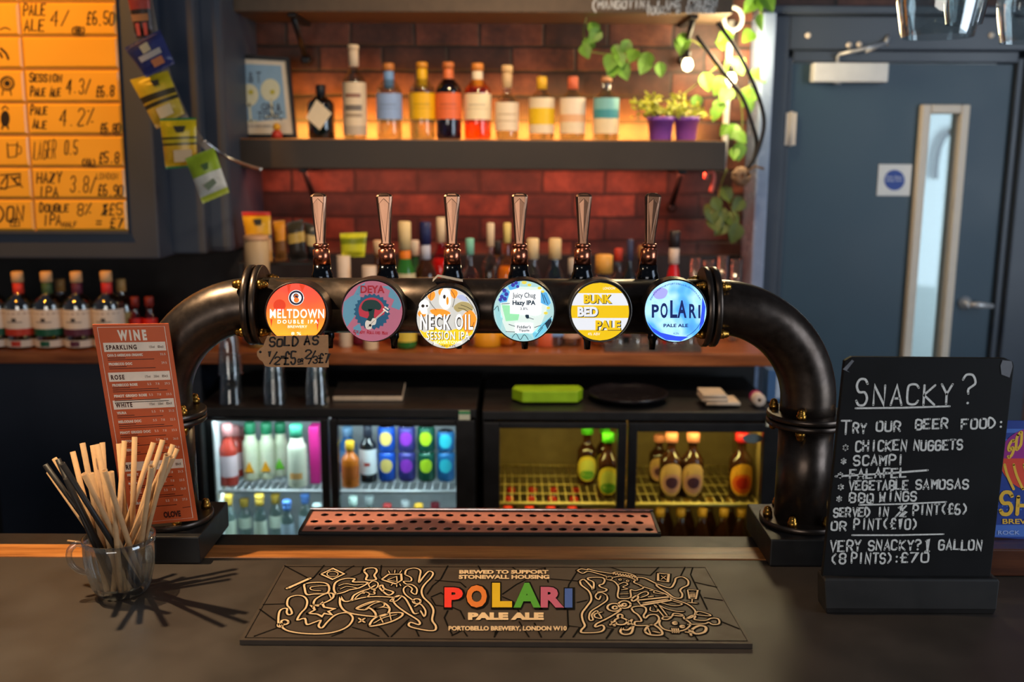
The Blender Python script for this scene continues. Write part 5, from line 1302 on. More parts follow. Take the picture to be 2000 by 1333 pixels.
# ------------------------------------------------------------------ fridges
YFR = 2.95
ZFT = at(760, 800, YFR).z; ZFB = .1
def fridge(lb, x0p, x1p, doors, ytop, zt, ysh, backcol, lightcol, power, shelf_mat, low=.35):
    xa, xb = at(x0p, 900, YFR).x, at(x1p, 900, YFR).x
    t = thing('bottle_fridge', lb, 'fridge', ((xa + xb) / 2, 3.2, ZFB))
    yb = 3.42
    b = MB(); b.mi = 0
    wl = .035
    b.box(xa, xb, YFR + .005, yb + .04, zt - .028, zt, .003); b.box(xa, xa + wl, YFR + .045, yb, ZFB, zt - .028); b.box(xb - wl, xb, YFR + .045, yb, ZFB, zt - .028)
    b.box(xa + wl, xb - wl, yb, yb + .03, ZFB, zt - .028); b.box(xa + wl, xb - wl, YFR + .045, yb, ZFB, ZFB + .08)
    xm = (at(doors[0][1], 900, YFR).x + at(doors[1][0], 900, YFR).x) / 2
    b.build('cabinet', M_BLACK, t, True)
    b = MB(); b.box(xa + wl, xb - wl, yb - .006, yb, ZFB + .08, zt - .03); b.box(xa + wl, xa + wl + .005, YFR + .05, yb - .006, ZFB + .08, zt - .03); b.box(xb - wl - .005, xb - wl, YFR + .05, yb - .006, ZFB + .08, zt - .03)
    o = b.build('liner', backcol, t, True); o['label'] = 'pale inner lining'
    for (d0, d1), yt in zip(doors, ytop):
        wx0, wx1 = at(d0, 900, YFR).x, at(d1, 900, YFR).x; wz1 = at((d0 + d1) / 2, yt, YFR).z; wz0 = .42
        fx0, fx1 = (xa + .004, xm - .003) if d0 == doors[0][0] else (xm + .003, xb - .004)
        b = MB(); zf0, zf1 = ZFB + .06, zt - .034
        b.box(fx0, wx0, YFR, YFR + .04, zf0, zf1, .003); b.box(wx1, fx1, YFR, YFR + .04, zf0, zf1, .003); b.box(wx0, wx1, YFR, YFR + .04, wz1, zf1, .003); b.box(wx0, wx1, YFR, YFR + .04, zf0, wz0, .003)
        dr = b.build('door', M_BLACK, t, True)
        b = MB(); b.box(wx0 - .003, wx1 + .003, YFR + .018, YFR + .022, wz0 - .003, wz1 + .003); o = b.build('glass_pane', M_PANE, dr); o.matrix_parent_inverse = wm(dr).inverted()
    zs = at(760, ysh, YFR + .07).z
    for (d0, d1) in doors:
        x0, x1 = (xa + wl + .008, xm - .006) if d0 == doors[0][0] else (xm + .006, xb - wl - .008)
        b = MB(); b.sm = True
        n = 17
        for k in range(n):
            x = x0 + (x1 - x0) * k / (n - 1); b.tube([(x, YFR + .07, zs), (x, yb - .012, zs)], .0016, 6)
        for y in (YFR + .07, YFR + .16, YFR + .25, YFR + .34, yb - .012): b.tube([(x0, y, zs - .003), (x1, y, zs - .003)], .0028 if y < YFR + .1 else .002, 6)
        b.tube([(x0, YFR + .066, zs - .004), (x1, YFR + .066, zs - .004)], .0062, 10)
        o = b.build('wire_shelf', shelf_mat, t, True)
    for xx in ((xa + xm) / 2, (xm + xb) / 2):
        area('fridge_light', (xx, YFR + .049, zt - .04), (xx, YFR + .16, zt - .6), .36, .02, power, lightcol)
    for xx in ((xa + xm) / 2, (xm + xb) / 2):
        area('fridge_light_low', (xx, YFR + .10, zs - .022), (xx, YFR + .2, zs - .6), .36, .02, power * low, lightcol)
    return t, zs
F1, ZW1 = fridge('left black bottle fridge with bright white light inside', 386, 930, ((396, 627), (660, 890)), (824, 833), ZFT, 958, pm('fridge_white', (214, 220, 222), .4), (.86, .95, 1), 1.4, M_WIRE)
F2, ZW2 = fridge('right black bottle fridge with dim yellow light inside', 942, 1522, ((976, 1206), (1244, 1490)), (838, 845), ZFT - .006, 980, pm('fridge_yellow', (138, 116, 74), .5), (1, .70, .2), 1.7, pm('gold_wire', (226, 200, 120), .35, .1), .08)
for f, px, py in ((F1, 907, 812), (F2, 1508, 825)):
    p = at(px, py, YFR - .001); b = MB(); b.box(p.x - .017, p.x + .017, YFR - .0015, YFR + .0055, p.z - .014, p.z + .014)
    b.mi = 1; b.box(p.x - .017, p.x + .017, YFR - .002, YFR - .0015, p.z + .004, p.z + .014)
    o = b.build('rating_sticker', [ink((206, 206, 180)), ink((60, 140, 90))], f, True); o['label'] = 'small white and green sticker'
def FB_(*a, **k): return bottle(*a, **k)
G1, G2, G3, G4 = 'drinks on the shelf of the left fridge, first door', 'drinks on the shelf of the left fridge, second door', 'bottles in the right fridge, first door', 'bottles in the right fridge, second door'
PO = lambda c: pm('bottle_%d_%d_%d' % c, c, .3, var=.05)
# first door
for lb, px, Y, yt in (('red drink bottle nearest the left wall of the fridge', 446, 3.06, 828), ('red drink bottle second row behind the front one', 460, 3.15, 832), ('red drink bottle last of the row in the left corner', 472, 3.24, 836)):
    FB_(lb, 'bottle', G1, px, yt, 34, Y, ZW1 + .002, PO((186, 62, 48)), [(.16, .5, (226, 200, 206))], (222, 150, 150), sh_=.6, nk=.5, ybot=940, name='drink_bottle')
for lb, px, Y, col in (('white juice bottle with orange triangle, left one', 490, 3.12, (244, 166, 30)), ('white juice bottle with orange triangle, middle one', 522, 3.13, (244, 166, 30)), ('white juice bottle with green triangle', 549, 3.16, (120, 206, 60))):
    t = FB_(lb, 'bottle', G1, px, 826, 31, Y, ZW1 + .002, PO((216, 220, 190)), [(.1, .5, (222, 224, 196))], (40, 130, 90), sh_=.66, nk=.56, ybot=940, name='juice_bottle')
    b = MB(); r = 15.5 * mpp(Y, 1); b.prism([(-.016, -r - .003, .03), (.016, -r - .003, .03), (0, -r - .003, .066)], (0, .003, 0)); b.build('triangle_mark', ink(col), t)
FB_('white juice bottle standing forward with pale orange print', 'bottle', G1, 580, 829, 37, 3.05, ZW1 + .002, PO((226, 230, 206)), [(.1, .5, (230, 232, 210))], (60, 150, 120), sh_=.66, nk=.56, ybot=940, name='juice_bottle', art=[((240, 180, 110), (.2, .05, 40))])
t = thing('carton', 'bright pink carton standing at the right of the first fridge door', 'carton', at(613, 930, 3.1)); t.location.z = ZW1 + .002
x = at(617, 880, 3.1).x; t.location.x = x
b = MB(); b.box(-.016, .016, -.03, .03, 0, at(617, 830, 3.1).z - ZW1 - .002, .003); b.build('body', pm('pink_card', (232, 50, 150), .4), t)
for k, (px, y0, c, gc, lb) in enumerate(((447, 966, (206, 170, 60), 0, 'clear mixer bottle with gold cap, first from the left'), (478, 975, (206, 170, 60), 0, 'clear mixer bottle with gold cap, second'), (508, 966, (206, 170, 60), 0, 'clear mixer bottle with gold cap, third'), (539, 966, (206, 170, 60), 0, 'clear mixer bottle with gold cap, fourth'), (561, 978, (90, 140, 220), 1, 'clear mixer bottle with blue cap, left of two'), (597, 966, (90, 140, 220), 1, 'clear mixer bottle with blue cap, right of two'), (620, 985, (190, 210, 210), 1, 'clear mixer bottle with silver cap beside the frame'))):
    Y = 3.08 + (k % 2) * .09
    FB_(lb + ' below the shelf', 'bottle', 'mixer bottles under the first fridge shelf', px, y0, 26, Y, ZW1 - .21, thin_glass('mixer_glass', (226, 240, 236), .1, .6), [(.2, .5, (214, 226, 206) if gc == 0 else (190, 210, 226))], [(.78, .92, tuple(int(q * .85) for q in c)), (.92, 1, c)], sh_=.62, nk=.5, ybot=1043, name='mixer_bottle')
# second door
FB_('amber cider bottle at the left of the second fridge door', 'bottle', G2, 684, 862, 34, 3.05, ZW1 + .002, PO((196, 104, 26)), [(.2, .48, (180, 90, 30))], (230, 180, 40), sh_=.62, nk=.42, ybot=955, name='cider_bottle')
FB_('blue topped bottle behind the amber cider bottle', 'bottle', G2, 680, 834, 34, 3.2, ZW1 + .002, PO((60, 130, 200)), [(.2, .5, (120, 180, 230))], (150, 200, 240), sh_=.62, nk=.5, ybot=955, name='drink_bottle')
FB_('black bottle with white label beside the blue cans', 'bottle', G2, 719, 832, 33, 3.1, ZW1 + .002, G_DK, [(.16, .60, (226, 230, 232))], (40, 46, 60), sh_=.66, nk=.42, ybot=955, name='drink_bottle', art=[((176, 60, 50), (.34, .03, 20))])
HC = .105
for px, c1, c2, nm in ((756, (36, 96, 210), (236, 210, 120), 'blue can with yellow dot'), (795, (70, 70, 150), (150, 60, 200), 'dark can with purple dot'), (833, (24, 92, 70), (178, 220, 40), 'green can with lime dot'), (871, (36, 110, 170), (50, 190, 210), 'blue can with turquoise dot')):
    for lev in (0, 1):
        Y = 3.12; X = at(px, 900, Y).x; r = 17.4 * mpp(Y, 1)
        H = (at(px, 881, Y).z - ZW1 - .002) if lev == 0 else (at(px, 832, Y).z - at(px, 881, Y).z)
        if px == 871 and lev: H *= .82
        z0 = ZW1 + .002 + (0 if lev == 0 else at(px, 881, Y).z - ZW1 - .0015)
        t = thing('drink_can', nm + (' on the bottom row' if lev == 0 else ' on the top row'), 'can', (X, Y, z0), 'cans in the second fridge door')
        b = MB(); b.sm = True; b.lathe([(r * .82, 0), (r, .008), (r, H - .012), (r * .84, H - .001)], 24); b.build('body', pm('can_%d_%d_%d' % c1, c1, .3, .3, var=.05), t)
        b = MB(); zc_, q = H * .56, r * .74
        dd = lambda f, a: (r * 1.012 * sin(q * f * cos(a) / r), -r * 1.012 * cos(q * f * cos(a) / r), zc_ + q * 1.08 * f * sin(a))
        b.grid([[dd(f, a) for a in [k * pi / 10 for k in range(20)]] for f in (.02, .35, .7, 1)], True); b.build('dot', ink(c2), t)
        b = MB(); b.sm = True; b.lathe([(r * .84, H - .001), (r * .8, H - .0004), (r * .1, H - .003)], 24); b.build('lid', M_CHROME, t)
for k, (px, y0, c, lb) in enumerate(((690, 970, (190, 216, 206), 'clear water bottle with silver cap, left of two'), (722, 970, (190, 206, 206), 'clear water bottle with silver cap, right of two'), (757, 985, (150, 40, 40), 'dark red mixer bottle below the cans'), (792, 978, (206, 216, 220), 'mixer bottle with bright silver cap below the cans'), (818, 985, (206, 160, 40), 'yellow mixer bottle below the cans'), (850, 982, (120, 24, 40), 'wine red mixer bottle below the cans'))):
    FB_(lb, 'bottle', 'bottles under the second fridge shelf', px, y0, 28, 3.10 + (k % 2) * .06, ZW1 - .21, PO(c) if k > 1 and k != 3 else thin_glass('mixer_glass', (226, 240, 236), .1, .6), [(.2, .5, c)], c, sh_=.62, nk=.5, ybot=1043, name='mixer_bottle')
# third door
for lb, px, yt, Y, w_ in (('dark bottle with green cap and lime label, rear left', 1146, 832, 3.20, 38), ('dark bottle with green cap standing in front by the frame', 1187, 846, 3.06, 40), ('dark bottle with green cap behind the front one', 1180, 832, 3.26, 34)):
    FB_(lb, 'bottle', G3, px, yt, w_, Y, ZW2 + .002, G_BRN, None, (86, 206, 40), sh_=.58, nk=.42, capf=.86, ybot=965, name='beer_bottle', oval=[((210, 186, 60), .30, .22, 1.15), ((196, 200, 90), .30, .16, .8), ((90, 150, 50), .19, .08, .8)], capw=1.45)
rk = 0
for j, Y in enumerate((3.08, 3.17, 3.26)):
    for k in range(4):
        px = 992 + k * 42 + j * 3; t = thing('beer_bottle', 'red capped beer bottle below the empty wire shelf', 'bottle', (at(px, 980, Y).x, Y, ZW2 - .25), 'red capped bottles under the empty shelf')
        r = .028; H = .215
        b = MB(); b.sm = True; b.lathe([(r * .9, 0), (r, .006), (r, H * .58), (r * .5, H * .76), (r * .42, H * .93)], 20); b.build('glass_body', G_BRN, t)
        b = MB(); b.sm = True; b.lathe([(r * .5, H * .92), (r * .56, H * .94), (r * .52, H * .99), (r * .3, H)], 18); b.build('cap', ink((200, 40, 24)), t)
# fourth door
for lb, px, yt, Y, w_, c in (('dark bottle with pink cap and purple label, left of the pair', 1310, 846, 3.07, 44, 0), ('dark bottle with pink cap and purple label, right of the pair', 1352, 846, 3.07, 44, 0), ('dark bottle behind the purple label pair', 1286, 850, 3.22, 38, 0), ('dark bottle with red cap and orange red label', 1447, 846, 3.07, 46, 1)):
    FB_(lb, 'bottle', G4, px, yt, w_, Y, ZW2 + .002, G_BRN, None, (226, 140, 110) if not c else (206, 36, 44), sh_=.60, nk=.40, capf=.86, ybot=965, name='beer_bottle', oval=[((216, 170, 110) if not c else (226, 160, 50), .32, .25, 1.2), ((196, 140, 130) if not c else (214, 90, 30), .26, .15, .9), ((80, 44, 70) if not c else (190, 40, 24), .27, .09, .55)], capw=1.45)
for j, (px, Y) in enumerate(((1290, 3.10), (1330, 3.10), (1372, 3.10), (1414, 3.10), (1448, 3.10), (1300, 3.2), (1342, 3.2), (1384, 3.2), (1426, 3.2))):
    t = thing('beer_bottle', 'dark beer bottle with gold foil neck under the last fridge shelf', 'bottle', (at(px, 1000, Y).x, Y, ZW2 - .262), 'dark bottles under the last fridge shelf')
    r = .029; H = .215
    b = MB(); b.sm = True; b.lathe([(r * .9, 0), (r, .006), (r, H * .58), (r * .5, H * .76), (r * .42, H * .93)], 20); b.build('glass_body', G_BRN, t)
    b = MB(); b.sm = True; b.lathe([(r * .47, H * .86), (r * .5, H * .88), (r * .52, H * .99), (r * .3, H)], 18); b.build('cap', ink((176, 130, 40)), t)
t = thing('sticker', 'grey oval sticker on the last fridge door beside the red cap', 'sticker', at(1477, 856, YFR + .017))
b = MB(); b.prism([at(x, y, YFR + .0165) for x, y in circ(1470, 857, 20, 9, 20)], (0, .001, 0)); b.build('oval', ink((110, 120, 118)), t, True)

# ------------------------------------------------------------------ things on top of the fridges
ZT = ZFT
for k, (px, y0, lb) in enumerate(((453, 652, 'tall stack of upturned pint glasses nearest the left pipe post'), (538, 690, 'stack of upturned pint glasses below the kraft tag'), (620, 690, 'stack of upturned pint glasses right of the kraft tag'))):
    Y = 3.03; X = at(px, 785, Y).x; r = 25 * mpp(Y, 1.2); zt_ = at(px, y0, Y).z
    n = 2; hg = .125
    for j in range(2):
        t = thing('pint_glass', lb.replace('stack of upturned pint glasses', ('lower' if j == 0 else 'upper') + ' pint glass of the stack'), 'glass', (X, Y, ZT + .001 + j * (.004 + (zt_ - ZT - .006 - hg))), 'upturned pint glasses on the fridge top')
        b = MB(); b.sm = True; rr = r * (1 - .0 * j)
        b.lathe([(rr, 0), (rr * .97, .004), (rr * .84, hg * .55), (rr * .74, hg - .004), (rr * .70, hg), (rr * .66, hg - .008), (rr * .92, .004)], 28, None, False, True)
        b.build('bowl', M_GLASS, t)
def slab(name, lb, cat, pts, Z, h, mat, top=None, grp=None):
    P = [atz(x, y, Z) for x, y in pts]
    c = sum(P, Vector()) / len(P)
    t = thing(name, lb, cat, (c.x, c.y, Z), grp)
    b = MB(); b.prism([(p.x, p.y, Z) for p in P], (0, 0, h)); b.build('body', mat, t, True, bevel=.003)
    if top:
        b = MB(); b.prism([(p.x + (c.x - p.x) * .01, p.y + (c.y - p.y) * .01, Z + h) for p in P], (0, 0, .003)); b.build('cover', top, t, True)
    return t
slab('menu_stack', 'stack of paper menus with black cover lying on the left fridge', 'menus', ((650, 784), (786, 784), (792, 755), (662, 755)), ZT + .001, .016, pm('paper_edge', (206, 182, 156), .7), M_BLACK)
slab('chopping_board', 'bright lime green chopping board on the right fridge', 'chopping board', ((1020, 787), (1128, 787), (1138, 780), (1130, 774), (1006, 774), (1000, 780)), ZT + .001, .036, pm('lime_plastic', (150, 190, 24), .4))
t = thing('serving_tray', 'round black serving tray on the right fridge', 'tray', (at(1226, 765, 3.11).x, 3.11, ZT))
b = MB(); b.sm = True; b.lathe([(.02, .001), (.105, .001), (.125, .012), (.129, .02), (.126, .021), (.121, .013), (.104, .004), (.001, .004)], 44); b.build('tray', pm('tray_black', (30, 26, 28), .25), t)
t = thing('folded_cloth', 'folded cream bar towel on the right fridge', 'towel', (at(1400, 780, 3.02).x, 3.04, ZT))
for k, (z0, w_, dx) in enumerate(((.001, .105, .018), (.013, .08, -.008), (.026, .075, -.01))):
    b = MB(); b.sm = True; b.tube([(dx - w_ / 2, -.03, z0 + .006), (dx + w_ / 2, -.03, z0 + .006)], .0058, 10); b.box(dx - w_ / 2, dx + w_ / 2, -.03, .06, z0, z0 + .0115, .003); b.build('fold', pm('cream_towel', (206, 182, 156), .85, bump=.2), t)
t = thing('receipt_roll', 'white paper roll with a pink core end beside the pipe post', 'paper roll', (at(1484, 772, 3.0).x, 3.0, ZT + .0205))
b = MB(); b.sm = True; b.lathe([(.006, 0), (.020, 0), (.020, .05), (.006, .05), (.006, 0)], 24, RX(-pi / 2) @ TR(0, 0, 0), False, False); b.build('roll', pm('roll_paper', (214, 190, 170), .8), t)
b = MB(); b.sm = True; b.lathe([(.0205, .03), (.0212, .031), (.0212, .05), (.0205, .051)], 24, RX(-pi / 2)); b.build('wrapper', pm('magenta_wrap', (150, 30, 90), .4), t)
t = thing('carton', 'small blue and white carton at the right end of the fridge top', 'carton', (at(1512, 770, 3.1).x, 3.1, ZT + .001))
b = MB(); b.box(-.03, .03, -.03, .03, 0, .10, .002); b.mi = 1; b.box(-.004, .0305, -.0308, -.0302, .01, .09); b.build('body', [ink((60, 96, 140)), ink((170, 186, 206))], t)

# ------------------------------------------------------------------ beer list: amber lit tiles with marker writing
YT_ = YP1 - .012
bd = thing('beer_list_board', 'panel of amber lit glazed tiles with marker written beers and prices', 'menu board', at(100, 452, YT_))
rowsY = [(-60, 2), (6, 69), (73, 133), (138, 199), (203, 262), (267, 325), (329, 387), (391, 450)]
xl = lambda y: 37 + 33 * y / 450; xr = lambda y: 225 + 25 * y / 450
b = MB()
def tile(x00, x01, x10, x11, y0, y1):
    c = [at(x00, y0, YT_), at(x01, y0, YT_), at(x11, y1, YT_), at(x10, y1, YT_)]
    m_ = sum(c, Vector()) / 4
    i = [p + Vector(((m_.x - p.x) / abs(m_.x - p.x) * .006, -.005, (m_.z - p.z) / abs(m_.z - p.z) * .006)) for p in c]
    b.face(i)
    for k in range(4): b.face([c[k], c[(k + 1) % 4], i[(k + 1) % 4], i[k]])
for y0, y1 in rowsY:
    tile(xl(y0) + 1.5, xr(y0), xl(y1) + 1.5, xr(y1), y0, y1)
    tile(xl(y0) - 190, xl(y0) - 1.5, xl(y1) - 182, xl(y1) - 1.5, y0, y1)
b.mi = 1; b.prism([at(x, y, YT_ + .001) for x, y in ((-170, -70), (222, -70), (250, 452), (-140, 452))], (0, .005, 0))
til = b.build('tiles', [pm('glazed_tile', (238, 184, 62), .16, var=.05, scale=4, rvar=.04), pm('amber_grout', (170, 120, 60), .7)], bd, True)
b = MB()
for pts, mat_ in ((((-160, 452), (250, 452), (252, 457), (-160, 457)), 0),): b.prism([at(x, y, YT_ - .008) for x, y in pts], (0, .018, 0))
b.build('ledge', M_PIL, bd, True)
b = MB(); Pw = PY(YT_ - .0056); wW = .0046
def B(s, x0, x1, yb, h, w=wW): stext(b, s, x0, x1, yb, h, Pw, FB, w)
B('PALE', 46, 88, 30, 22); B('ALE', 48, 86, 60, 22); B('4/', 100, 134, 50, 30, .004); B('(BB)', 140, 166, 66, 13); B('£6.50', 170, 222, 48, 24)
B('Session', 58, 120, 160, 17); B('Pale Ale', 60, 118, 188, 18); B('4.3/', 130, 176, 182, 28, .004); B('£6.8', 188, 222, 188, 20)
B('Pale', 60, 92, 224, 18); B('Ale', 64, 90, 251, 18); B('4.2%', 116, 182, 245, 32, .004); B('£6.80', 196, 234, 260, 18)
B('LAGER', 66, 108, 310, 34, .003); B('0.5°', 126, 160, 302, 26, .004); B('(NA)', 160, 186, 324, 13); B('£5.8', 194, 232, 318, 20)
B('HAZY', 72, 120, 357, 20); B('IPA', 76, 114, 384, 18); B('3.8/', 138, 186, 376, 30, .004); B('LONDON', 188, 230, 350, 11, .002); B('£6.90', 192, 240, 382, 20)
B('Double', 78, 134, 414, 17); B('IPA', 84, 120, 440, 20); B('8% ½£5', 152, 240, 420, 22, .004); B('half', 122, 150, 443, 12, .003); B('⅔ = £7', 160, 240, 444, 18)
# drawings in the first column
dr = lambda pts, w=.004, closed=False, s_=True: b.ribbon([Pw(p[0], p[1]) for p in (smooth(pts, 4, closed) if s_ else pts)], FB, w, closed)
dr([(0, 58), (10, 54), (20, 58)]); dr([(2, 95), (12, 105), (16, 115)], .008); dr([(0, 104), (4, 112)], .007)
dr(circ(14, 163, 13, 13, 12), .005, True); b.face([Pw(x, y) for x, y in circ(14, 163, 6, n=14)]); dr([(6, 176), (4, 186)], .004); dr([(20, 176), (22, 186)], .004); dr(circ(14, 163, 9, 9, 10), .003, True)
b.face([Pw(x, y) for x, y in circ(10, 232, 9, 16, 18)]); dr([(4, 214), (10, 207), (16, 214)], .004); dr([(5, 246), (4, 252)], .005); dr([(15, 246), (16, 252)], .005)
dr([(14, 280), (16, 308), (32, 306), (34, 278)], .004, False, False); dr([(14, 284), (34, 283)], .003); dr([(33, 285), (41, 288), (40, 300), (32, 300)], .003)
dr([(0, 342), (40, 340), (38, 362), (44, 366)], .004, False, False); dr([(2, 360), (14, 344), (12, 368), (0, 366)], .005); dr([(22, 346), (36, 362), (28, 350), (38, 346)], .006); dr([(0, 370), (42, 360)], .003)
B('DON', -6, 46, 432, 28, .006); dr([(20, 428), (38, 428), (38, 442), (20, 442)], .003, True, False); dr([(20, 435), (38, 435)], .003); dr([(29, 428), (29, 442)], .003)
merge(til, b.build('marker_writing', M_MARK, bd, True))

# ------------------------------------------------------------------ framed print on the shelf
YPF = 3.72
pf = thing('picture_frame', 'black framed drinks print leaning at the left end of the shelf', 'picture', at(512, 270, YPF)); 
pf.location.z = ZSH
qo = [(443, 104), (564, 112), (580, 270), (456, 270)]; qi = [(452, 113), (558, 119), (573, 262), (465, 262)]
b = MB()
O = [at(x, y, YPF) for x, y in qo]; I = [at(x, y, YPF - .002) for x, y in qi]
for k in range(4): b.prism([O[k], O[(k + 1) % 4], at(*qi[(k + 1) % 4], YPF), at(*qi[k], YPF)], (0, .02, 0))
b.build('frame', M_BLACK, pf, True)
b = MB(); b.prism([at(x, y, YPF + .006) for x, y in qi], (0, .004, 0))
PP = PY(YPF + .0052); PP2 = PY(YPF + .0045); PP3 = PY(YPF + .0038)
b.mi = 1; b.face([PP(x, y) for x, y in ((459, 124), (549, 128), (560, 232), (470, 240))])
b.mi = 2
for x, y in ((486, 186), (528, 176)):
    b.face([PP2(*p) for p in circ(x, y, 19, 22, 20)]); b.ribbon([PP2(x + 1, y + 18), PP2(x + 4, y + 50)], FB, .008); b.ribbon([PP2(x - 8, y + 52), PP2(x + 16, y + 51)], FB, .006)
b.mi = 3
btext(b, 'G & T', (468, 140, 510, 162), PP3); btext(b, 'GIN &', (510, 202, 549, 217), PP3, bold=.02); btext(b, 'TONIC', (503, 218, 553, 234), PP3, bold=.02); btext(b, 'WITH ICE AND LEMON', (471, 244, 530, 249), PP3)
b.mi = 4
for x, y in ((490, 180), (532, 180)): b.face([PP3(*p) for p in circ(x, y, 5, n=10)])
b.build('print', [ink((236, 220, 192)), ink((150, 184, 206)), ink((232, 226, 186)), ink((70, 80, 96)), ink((206, 190, 60))], pf, True)
t = thing('figurine', 'tiny red and yellow figure in front of the framed print', 'figurine', (at(541, 262, 3.66).x, 3.66, ZSH))
b = MB(); b.sm = True; b.lathe([(.012, .0005), (.02, .004), (.018, .022), (.01, .03)], 16); b.build('body', ink((196, 56, 36)), t)
b = MB(); b.sm = True; b.lathe([(.004, .028), (.014, .034), (.015, .044), (.009, .053), (.001, .056)], 16); b.build('head', ink((236, 170, 40)), t)

# ------------------------------------------------------------------ snack packets
def packet(lb, pts, Y, bands, grp, cat='snack packet', name='snack_packet', bulge=.02, art=None):
    """pillow packet between four photo corners (tl, tr, br, bl); bands = colours from top to bottom"""
    tl, tr, br, bl = [at(x, y, Y) for x, y in pts]
    c = (tl + tr + br + bl) / 4
    t = thing(name, lb, cat, c, grp)
    nu, nv = 12, 24
    b = MB(); ms = []
    for sd in (1, -1):
        rows = []
        for j in range(nv + 1):
            v = j / nv; row = []
            for i in range(nu + 1):
                u = i / nu
                p = (tl * (1 - u) + tr * u) * (1 - v) + (bl * (1 - u) + br * u) * v
                e = min(1, max(0, (min(v, 1 - v) - .06) / .2)); h = bulge * (sin(pi * u) ** .6) * sin(e * pi / 2) + .0008
                h += .0012 * sin(u * 40 + v * 9) * (1 if e < 1 else .4)
                row.append(p - Vector((0, sd * h, 0)))
            rows.append(row)
        vs = [[b.bm.verts.new(p) for p in r] for r in rows]
        for j in range(nv):
            k = 0
            for q, (v1, cc) in enumerate(bands):
                if (j + .5) / nv <= v1: k = q; break
            for i in range(nu):
                f = b.bm.faces.new([vs[j][i], vs[j][i + 1], vs[j + 1][i + 1], vs[j + 1][i]]); f.material_index = k; f.smooth = True
    bmesh.ops.remove_doubles(b.bm, verts=b.bm.verts[:], dist=.00005)
    ms = [pm('foil_%d_%d_%d' % cc, cc, .28, var=.1, scale=30) for _, cc in bands]
    def on(u, v):
        return (tl * (1 - u) + tr * u) * (1 - v) + (bl * (1 - u) + br * u) * v - Vector((0, bulge * 1.02 + .003, 0))
    for cc, poly_ in (art or []):
        ms.append(ink(cc)); b.mi = len(ms) - 1
        if isinstance(poly_, str): continue
        b.face([on(*p) for p in poly_])
    b.build('packet', ms, t, True)
    return t
GP = 'snack packets clipped on the hanging strip'
YB = 3.12
st = thing('clip_strip', 'thin grey strip hanging down the pier and carrying the snack packets', 'clip strip', at(330, 150, YB + .03))
b = MB(); pp = [at(x, y, YB + .03) for x, y in ((282, -40), (300, 60), (330, 160), (360, 230), (390, 275), (410, 292))]
up_ = Vector((.012, 0, .004))
b.grid([[p - up_ for p in pp], [p + up_ for p in pp]], False, False); b.grid([[p - up_ + Vector((0, .002, 0)) for p in pp], [p + up_ + Vector((0, .002, 0)) for p in pp]], False, False)
b.build('strip', pm('grey_plastic', (150, 140, 130), .3), st, True)
b = MB(); b.sm = True; b.tube(smooth([at(395, 272, YB + .03), at(440, 305, 3.2), at(480, 322, 3.28), at(508, 331, 3.34)], 4), .005, 8); b.lathe([(.001, -.008), (.009, 0), (.001, .008)], 12, TR(*at(508, 331, 3.34)))
b.build('hook_wire', M_CHROME, st, True)
packet('black and red packet of meat snacks at the top of the strip', ((246, -20), (290, -24), (300, 74), (266, 76)), YB, [(.16, (180, 60, 50)), (.4, (170, 70, 60)), (.6, (60, 50, 44)), (1, (70, 50, 46))], GP, bulge=.012, art=[((176, 120, 70), ((.08, .52), (.92, .52), (.92, .66), (.08, .66))), ((206, 84, 70), ((.2, .70), (.4, .70), (.4, .95), (.2, .95))), ((206, 84, 70), ((.6, .70), (.8, .70), (.8, .95), (.6, .95)))])
packet('navy blue crisp packet hanging crooked', ((243, 94), (312, 58), (342, 124), (286, 152)), YB - .03, [(1, (52, 58, 112))], GP, art=[((206, 190, 150), ((.38, .2), (.62, .18), (.62, .42), (.38, .44))), ((190, 180, 170), ((.2, .46), (.85, .46), (.85, .62), (.2, .62))), ((206, 120, 70), ((.45, .68), (.8, .68), (.8, .9), (.45, .9)))])
packet('yellow nut packet with black bands, upper of two', ((254, 156), (328, 138), (361, 222), (306, 252)), YB, [(.38, (206, 180, 36)), (.48, (60, 54, 30)), (.56, (190, 160, 40)), (.62, (60, 54, 30)), (1, (206, 176, 60))], GP, bulge=.014, art=[((40, 36, 20), ((.5, .14), (.72, .14), (.68, .26), (.54, .26))), ((226, 206, 160), ((.3, .68), (.75, .68), (.75, .9), (.3, .9)))])
packet('yellow nut packet with green edges and black bands', ((312, 232), (383, 230), (385, 326), (324, 330)), YB - .02, [(.05, (30, 130, 60)), (.36, (236, 200, 20)), (.42, (50, 46, 20)), (.5, (206, 180, 30)), (.56, (50, 46, 20)), (.95, (232, 180, 40)), (1, (30, 130, 60))], GP, bulge=.014, art=[((40, 36, 16), ((.4, .16), (.75, .16), (.68, .29), (.47, .29))), ((230, 196, 150), ((.35, .64), (.9, .64), (.9, .88), (.35, .88)))])
packet('lime and silver packet at the bottom of the strip', ((362, 310), (418, 288), (448, 376), (396, 398)), YB - .04, [(.45, (150, 176, 40)), (.86, (206, 206, 196)), (1, (176, 186, 60))], GP, bulge=.014, art=[((60, 96, 40), ((.45, .25), (.7, .25), (.64, .38), (.5, .38))), ((110, 126, 100), ((.3, .66), (.7, .6), (.75, .72), (.4, .8)))])
GQ = 'snack packets standing on the back counter'
def stand(*a, **k):
    return packet(*a, **k)
